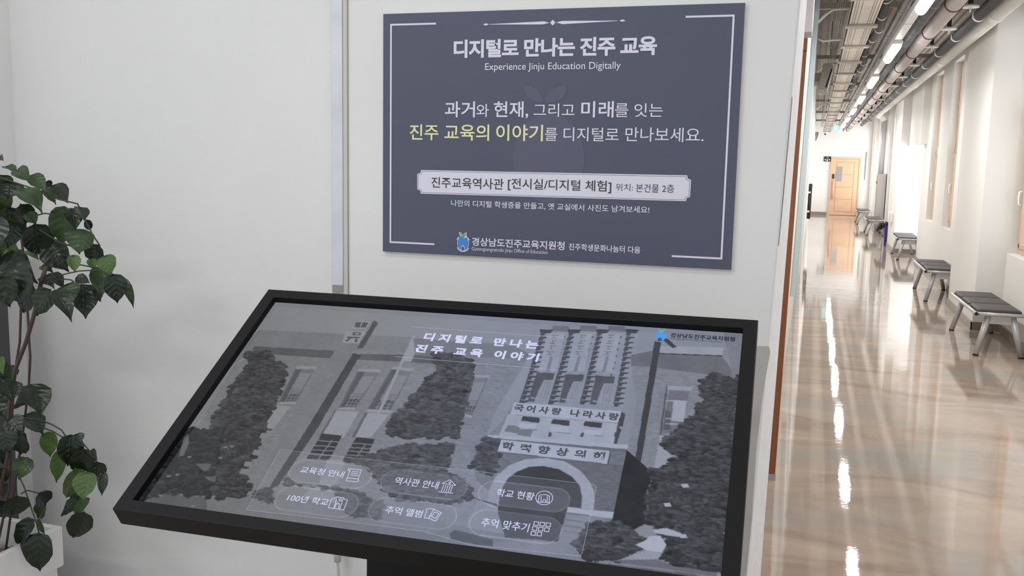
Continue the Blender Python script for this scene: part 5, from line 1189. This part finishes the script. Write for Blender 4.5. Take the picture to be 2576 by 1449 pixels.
# leaves on the off-frame side and depth of the crown
for k in range(120):
    a = random.uniform(0, 2 * PI)
    r_ = random.uniform(0.03, 0.19)
    zc = random.choice([random.uniform(1.25, 1.62), random.uniform(1.2, 1.5), random.uniform(0.72, 1.0)])
    b_ = Vector((-2.13 + math.cos(a) * r_ * 0.7, 1.62 + math.sin(a) * r_, zc))
    e_ = b_ + Vector((math.cos(a) * 0.035, math.sin(a) * 0.035, -random.uniform(0.08, 0.12)))
    if b_.y < 1.9 and b_.x > -2.2 and e_.x > -2.2:
        add_leaf(b_, e_, random.uniform(0.055, 0.08), random.choice([0, 0, 0, 1]))
fo = fol.build('foliage', LEAFM, plant, smooth=True)
for i, (rr, pts) in enumerate(STEMS):
    if i < NMAIN:
        pts = [tuple(p) for p in pts]
        pts[-1] = (min(max(pts[-1][0], -2.2), -2.0), min(pts[-1][1], 1.9), 0.47)
        MB().tube(pts, rr, 8).build('main_stem', M['stem'], plant, smooth=True)
for rr, pts in STEMS[NMAIN:]:
    MB().tube(pts, rr, 6).build('twig', M['twig'], plant, smooth=True)
tag(MB().tube([(-2.10, 1.83, 0.493), (-2.105, 1.83, 0.7), (-2.105, 1.83, 0.93)], 0.024, 12).build('support_pole', M['post'], smooth=True), 'short brown support pole standing in the planter among the stems', 'pole')

# dark board in the corner
tag(MB().box(-2.288, -2.213, 2.01, 2.11, 0, 1.36).build('dark_board', M['darkpanel'], bevel=0.003), 'dark grey upright board in the corner behind the plant', 'board')

# ------------------------------------------------------------------ benches
BG = 'padded benches along the right wall'


def make_bench(label, x, y):
    """three padded seats side by side along y; origin on the floor at the near left leg"""
    t = thing('padded_bench', label, 'bench', (x, y, 0), BG)
    X0, X1, Y0, Y1, ZT = x - 0.042, x + 0.378, y - 0.03, y + 1.36, 0.39
    rl = MB()
    r_ = 0.016
    rl.tube([(X0 + r_, Y0, ZT - r_), (X0 + r_, Y1, ZT - r_)], r_, 10)
    rl.tube([(X1 - r_, Y0, ZT - r_), (X1 - r_, Y1, ZT - r_)], r_, 10)
    rl.tube([(X0 + r_, Y0 + r_, ZT - r_), (X1 - r_, Y0 + r_, ZT - r_)], r_, 10)
    rl.tube([(X0 + r_, Y1 - r_, ZT - r_), (X1 - r_, Y1 - r_, ZT - r_)], r_, 10)
    rl.build('seat_frame', M['silver'], t, smooth=True)
    wseg = (Y1 - Y0 - 0.06) / 3
    for k in range(3):
        ya = Y0 + 0.03 + k * wseg + 0.014
        yb = ya + wseg - 0.028
        pd = MB()
        pd.hexa([(X0 + 0.035, ya, ZT - 0.02), (X1 - 0.035, ya, ZT - 0.02), (X1 - 0.035, yb, ZT - 0.02), (X0 + 0.035, yb, ZT - 0.02)],
                [(X0 + 0.035, ya, ZT + 0.022), (X1 - 0.035, ya, ZT + 0.022), (X1 - 0.035, yb, ZT + 0.022), (X0 + 0.035, yb, ZT + 0.022)])
        pd.build('seat_pad', M['pad'], t, bevel=0.02, seg=4, smooth=True)
    for k in (1, 2):
        yy = Y0 + 0.03 + k * wseg
        MB().box(X0 + 0.02, X1 - 0.02, yy - 0.012, yy + 0.012, ZT - 0.03, ZT - 0.004).build('cross_bar', M['silver'], t)
    for yy in (Y0 + 0.075, Y1 - 0.075):
        MB().box(x + 0.075, X1 - 0.09, yy - 0.015, yy + 0.015, ZT - 0.105, ZT - 0.03).build('apron', M['silver'], t)
    for xx, s_ in ((x, 1), (x + 0.36, -1)):
        for yy, q in ((y, 1), (y + 1.33, -1)):
            lg = MB().tube([(xx, yy, 0.012), (xx + 0.085 * s_, yy + 0.05 * q, ZT - 0.03)], [0.024, 0.028], 14)
            lo = lg.build('leg', M['silver'], t, smooth=True)
            MB().tube([(xx, yy, 0), (xx, yy, 0.014)], 0.0245, 14).build('foot_cap', M['rubber'], lo, smooth=True)
    for yy in (Y0 - 0.002, Y1 + 0.002):
        MB().tube([(X0 + r_, yy - 0.002, ZT - r_), (X0 + r_, yy + 0.002, ZT - r_)], r_ * 1.05, 10).build('end_cap', M['rubber'], t)
    return t


b1 = make_bench('nearest padded bench, beside the first pier', 1.44, 8.92)
copy_thing(b1, (1.395, 12.42, 0), 'second padded bench from the near end, half hidden by the first pier', BG)
copy_thing(b1, (1.51, 18.03, 0), 'third padded bench, in front of the bright recess', BG)
copy_thing(b1, (1.31, 24.42, 0), 'fourth padded bench, past the blue bin', BG)
copy_thing(b1, (1.28, 29.25, 0), 'farthest padded bench, close to the oak door', BG)
b1.rotation_euler = (0, 0, 0.018)

# bin and the things by it
t = thing('waste_bin', 'narrow navy blue bin with a black bag past the third bench', 'bin', (1.56, 21.42, 0))
MB().hexa([(1.495, 21.3, 0), (1.66, 21.3, 0), (1.66, 21.52, 0), (1.495, 21.52, 0)], [(1.475, 21.28, 0.42), (1.68, 21.28, 0.42), (1.68, 21.54, 0.42), (1.475, 21.54, 0.42)]).build('bin_body', M['bluebin'], t, bevel=0.01)
bgm = MB()
for k in range(5):
    bgm.tube([(1.33 + k * 0.075, 21.33 + 0.03 * (k % 2), 0.30 + 0.035 * k), (1.40 + k * 0.06, 21.36, 0.46 + 0.008 * (k % 3)), (1.46 + k * 0.045, 21.40, 0.425)], [0.02, 0.05, 0.035], 8)
bgm.build('bin_bag', M['bag'], t, smooth=True)
t = thing('towel_dispenser', 'white dispenser on the pier beside the third bench', 'dispenser', (1.5, 20.4, 0.5))
MB().box(1.49, 1.54, 20.05, 20.75, 0.56, 0.76).build('case', M['whitemetal'], t, bevel=0.015)
MB().box(1.488, 1.492, 20.1, 20.3, 0.59, 0.74).build('front_plate', M['silver'], t)

# grey box with the down pipe
t = thing('hose_cabinet', 'tall warm grey steel box on the wall behind the fourth bench', 'cabinet', (1.66, 26.2, 0))
MB().box(1.555, 1.762, 26.0, 26.5, 0.0, 1.5).build('cabinet_body', M['graybox'], t, bevel=0.006)
MB().box(1.548, 1.555, 26.05, 26.45, 0.1, 1.44).build('cabinet_door', M['graybox'], t, bevel=0.003)
MB().tube([(1.53, 26.1, 1.28), (1.55, 26.1, 1.28)], 0.03, 12).build('red_lamp', M['fire'], t)

# ------------------------------------------------------------------ services under the ceiling
def ypipe(name, label, cat, x, z, y0, y1, r, m_, n=16):
    t_ = thing(name, label, cat, (x, y0, z))
    MB().tube([(x, y0, z), (x, y1, z)], r, n).build('pipe', m_, t_, smooth=True)
    return t_


def band(parent, name, x, z, y, r, w, m_):
    return MB().tube([(x, y - w / 2, z), (x, y + w / 2, z)], r, 16).build(name, m_, parent, smooth=False)


# white drain pipe with its bend down to the grey box
dr = thing('drain_pipe', 'thick white drain pipe high along the right wall with its grey drop to the box', 'pipe', (1.45, 6, 3.0))
MB().tube([(1.45, 3.2, 3.0), (1.45, 25.9, 3.0), (1.48, 26.1, 2.98), (1.57, 26.17, 2.95), (1.63, 26.18, 2.86)], 0.078, 18).build('pipe', M['whitepipe'], dr, smooth=True)
for y in (6.0, 9.4, 13.1, 16.8, 20.4, 23.6):
    band(dr, 'coupling', 1.45, 3.0, y, 0.084, 0.16, M['whitepipe'])
MB().tube([(1.63, 26.18, 2.87), (1.63, 26.18, 1.5)], 0.07, 16).build('down_pipe', M['greyplastic'], dr, smooth=True)

# charcoal pipe with white bands
dk = ypipe('lagged_pipe', 'charcoal lagged pipe with white bands beside the white drain pipe', 'pipe', 1.27, 2.94, 3.2, 30.5, 0.05, M['dkpipe'])
y = 5.05
while y < 30:
    band(dk, 'white_band', 1.27, 2.94, y, 0.0535, 0.06, M['collar'])
    y += 1.36
# pink sprinkler main with red clamps
pk = ypipe('sprinkler_main', 'pinkish grey pipe with dark red clamps right of the lamps', 'pipe', 0.97, 2.92, 3.2, 34, 0.066, M['pinkpipe'])
for k in range(18):
    band(pk, 'red_clamp', 0.97, 2.92, 5.0 + 0.0 + k * 1.66, 0.074, 0.035, M['clamp'])
# slate duct right of the lamp rail
dt = ypipe('round_duct', 'slate grey round duct just right of the lamp rail', 'duct', 0.815, 2.92, 3.2, 34, 0.052, M['duct'])
for k in range(16):
    band(dt, 'duct_joint', 0.815, 2.92, 4.4 + k * 1.9, 0.056, 0.04, M['duct'])
# galvanised pipe left of the rail
gp = ypipe('galvanised_pipe', 'galvanised grey pipe just left of the lamp rail', 'pipe', 0.62, 2.94, 3.2, 34, 0.036, M['greypipe'])
for k in range(20):
    band(gp, 'pipe_clip', 0.62, 2.94, 4.2 + k * 1.5, 0.042, 0.03, M['rung'])
# lamp rail
rl = thing('lamp_rail', 'white rail carrying the row of corridor lamps', 'rail', (0.65, 3, 2.79))
rm = MB().box(0.617, 0.683, 3.2, 33.5, 2.775, 2.82)
rm.build('channel', M['rail'], rl)
for k in range(27):
    yy = 3.9 + k * 1.12
    MB().box(0.615, 0.685, yy, yy + 0.012, 2.7742, 2.776).build('joint_line', M['traydark'], rl)

LAMP_Y = [3.0, 6.25, 9.5, 12.75, 16.0, 19.3, 22.6, 25.9, 29.2]
ORD = ['nearest, at the top edge of the photo', 'second', 'third', 'fourth', 'fifth', 'sixth', 'seventh', 'farthest']
lg_ = 'linear lamps on the corridor rail'
proto = None
for i, yy in enumerate(LAMP_Y[1:]):
    lab = 'glowing linear lamp on the white rail, %s%s' % (ORD[i], '' if i in (0, 7) else ' from the near end')
    if proto is None:
        proto = thing('linear_lamp', lab, 'lamp', (0.65, yy, 2.7), lg_)
        hs = MB().box(0.605, 0.695, yy - 0.1, yy + 1.25, 2.745, 2.774)
        hs.build('housing', M['rail'], proto, bevel=0.004)
        df = MB()
        nseg = 10
        pr = [(0.65 + 0.042 * math.cos(PI + PI * k / nseg), 2.745 + 0.05 * math.sin(PI + PI * k / nseg)) for k in range(nseg + 1)]
        df.prism([(a, yy, b_) for a, b_ in pr], (0, 1.14, 0))
        df.build('diffuser', M['lampglow'], proto, smooth=False)
    else:
        copy_thing(proto, (0.65, yy, 2.7), lab, lg_)
for yy in LAMP_Y:
    area('linear_lamp_light', (0.65, yy + 0.57, 2.685), 0.09, 1.14, 27, (1.0, 0.985, 0.95))

# cable tray with brackets
tr_ = thing('cable_tray', 'galvanised cable tray with cross brackets left of the lamps', 'cable tray', (0.29, 3, 2.8))
tb = MB().box(0.19, 0.40, 3.2, 33, 2.80, 2.812)
for x, w_, mi in ((0.19, 0.006, 0), (0.394, 0.006, 0)):
    tb.box(x, x + w_, 3.2, 33, 2.80, 2.88, 0)
for x in (0.215, 0.232, 0.258, 0.335, 0.352, 0.375):
    tb.box(x, x + 0.0045, 3.2, 33, 2.7985, 2.801, 1)
tb.build('tray_bottom', [M['tray'], M['traydark']], tr_)
for k in range(20):
    yy = 5.7 + k * 1.4
    bk = MB().box(0.168, 0.425, yy, yy + 0.14, 2.782, 2.7985)
    for x in (0.195, 0.39):
        bk.tube([(x, yy + 0.03, 2.782), (x, yy + 0.03, 2.776)], 0.010, 8, 1)
    bk.build('bracket', [M['rung'], M['whitemetal']], tr_)

# lagged black hose right of the tray
bh = thing('black_hose', 'black foam lagged pipe winding along the right of the cable tray', 'pipe', (0.47, 4, 2.92))
pts = []
for k in range(0, 60):
    yy = 4.0 + k * 0.22
    pts.append((0.475 + 0.016 * math.sin(yy * 2.1), yy, 2.93 + 0.03 * math.sin(yy * 1.7 + 1)))
MB().tube(pts, 0.042, 12).build('hose', M['blkpipe'], bh, smooth=True)
for k in range(17):
    p = pts[2 + int(k * 3.4)]
    MB().tube([(p[0], p[1] - 0.02, p[2]), (p[0], p[1] + 0.02, p[2])], 0.0455, 12).build('white_band', M['collar'], bh)

# struts crossing under the deck
gs = 'steel struts crossing under the ceiling'
proto = None
for i, yy in enumerate((5.6, 8.9, 12.9, 16.9, 21.0, 25.2, 29.5)):
    if proto is None:
        proto = thing('ceiling_strut', 'steel strut crossing above the cable tray, nearest', 'strut', (0.2, yy, 3.0), gs)
        MB().box(-0.12, 1.5, yy, yy + 0.05, 2.995, 3.045).build('channel', M['rung'], proto)
        for x in (0.10, 0.50, 1.12):
            MB().tube([(x, yy + 0.025, 3.045), (x, yy + 0.025, CEIL - 0.03)], 0.006, 6).build('threaded_rod', M['greypipe'], proto)
    else:
        copy_thing(proto, (0.2, yy, 3.0), 'steel strut crossing above the cable tray, %s from the near end' % ['', 'second', 'third', 'fourth', 'fifth', 'sixth', 'last'][i], gs)

# curved white conduits from the left wall to the tray
gs = 'pale conduits from the left wall to the cable tray'
for i, yy in enumerate((6.9, 8.35, 10.3, 12.6, 13.9, 15.2, 17.6, 20.5)):
    s_ = 1 if i % 2 else -1
    c = MB().tube([(-0.05, yy, 2.86 - 0.06 * s_), (0.0, yy, 2.875 - 0.02 * s_), (0.06, yy, 2.90), (0.12, yy, 2.905), (0.19, yy, 2.905)], 0.011, 8)
    tag(c.build('conduit', M['collar'], smooth=True), 'pale conduit curving from left wall to tray, %s from the near end' % ['first', 'second', 'third', 'fourth', 'fifth', 'sixth', 'seventh', 'last'][i], 'conduit', gs)
# thin cables running along the left of the tray
gs = 'thin cables running beside the cable tray'
for i, x in enumerate((0.105, 0.122, 0.139, 0.156)):
    tag(MB().tube([(x, 3.2, 2.97), (x, 33, 2.97)], 0.005, 6).build('thin_cable', M['greypipe'], smooth=True), 'thin grey cable left of the tray, %s counted from the left wall' % ['first', 'second', 'third', 'fourth'][i], 'cable', gs)

# sprinkler drops with white discs
gs = 'sprinkler drops right of the pink pipe'
proto = None
for i, yy in enumerate((8.47, 9.74, 11.09, 12.96, 14.6, 16.1, 17.7, 19.2, 20.8, 22.4, 24.0, 25.6, 27.2, 28.8)):
    nm_ = ['first', 'second', 'third', 'fourth', 'fifth', 'sixth', 'seventh', 'eighth', 'ninth', 'tenth', 'eleventh', 'twelfth', 'thirteenth', 'last'][i]
    lab = 'black drop with a white disc below, %s from the near end' % nm_
    if proto is None:
        proto = thing('sprinkler_drop', lab, 'sprinkler', (1.108, yy, 2.9), gs)
        MB().box(1.091, 1.125, yy - 0.017, yy + 0.017, 2.935, 3.2).build('drop_tube', M['blkpipe'], proto)
        MB().tube([(1.108, yy, 2.905), (1.108, yy, 2.917)], [0.068, 0.068], 20).build('white_disc', M['collar'], proto)
        MB().tube([(1.108, yy, 2.865), (1.108, yy, 2.94)], [0.006, 0.015], 10).build('nozzle', M['tray'], proto)
        MB().tube([(1.108, yy, 3.2), (1.108, yy, CEIL - 0.03)], 0.006, 6).build('threaded_rod', M['greypipe'], proto)
    else:
        copy_thing(proto, (1.108, yy, 2.9), lab, gs)

# indoor air units on the left wall, seen from their ends
def air_unit(label, y, k, ln):
    t_ = thing('air_unit', label, 'air conditioner', (0.0, y, 2.4))
    pts_ = [(p[0], y, p[1]) for p in k[0]]
    MB().prism(pts_, (0, ln, 0)).build('case', M['acgrey'], t_, bevel=0.006)
    MB().prism([(p[0], y - 0.004, p[1]) for p in k[1]], (0, 0.006, 0)).build('air_slot', M['inner'], t_)
    MB().box(-0.078 + (0.02 if y > 20 else 0), 0.03, y + 0.1, y + ln - 0.1, 2.6, 2.7).build('wall_bracket', M['graybox'], t_)
    return t_


air_unit('taupe wall air unit seen end on, above the pale board', 11.5, ([(0.014, 2.755), (0.026, 2.79), (0.112, 2.785), (0.130, 2.755), (0.080, 2.503), (-0.036, 2.503)], [(0.108, 2.735), (0.122, 2.735), (0.070, 2.525), (0.054, 2.525)]), 0.8)
air_unit('small taupe air unit on the left wall near the far end', 30.0, ([(-0.045, 2.70), (0.04, 2.69), (0.03, 2.6), (-0.008, 2.445), (-0.06, 2.448)], [(0.024, 2.66), (0.034, 2.66), (0.0, 2.48), (-0.010, 2.48)]), 0.8)

# green exit sign
t = thing('exit_sign', 'glowing green exit sign hanging near the corridor end', 'sign', (0.57, 30, 2.74))
MB().box(0.455, 0.60, 30.0, 30.06, 2.74, 2.9).build('lit_face', M['exitglow'], t)
MB().box(0.50, 0.555, 29.994, 30.0, 2.77, 2.87).build('white_figure', M['exitwhite'], t)
MB().tube([(0.53, 30.03, 2.9), (0.53, 30.03, CEIL - 0.03)], 0.006, 6).build('threaded_rod', M['greypipe'], t)
# camera dome at the far end
t = thing('dome_camera', 'small white dome camera at the far end of the cable tray', 'camera', (0.25, 32.9, 2.78))
MB().tube([(0.25, 32.9, 2.7985), (0.25, 32.9, 2.74)], [0.06, 0.05], 12).build('camera_body', M['whitemetal'], t)
MB().tube([(0.25, 32.86, 2.745), (0.25, 32.86, 2.70)], [0.04, 0.015], 12).build('camera_lens', M['rubber'], t)

bpy.context.view_layer.update()
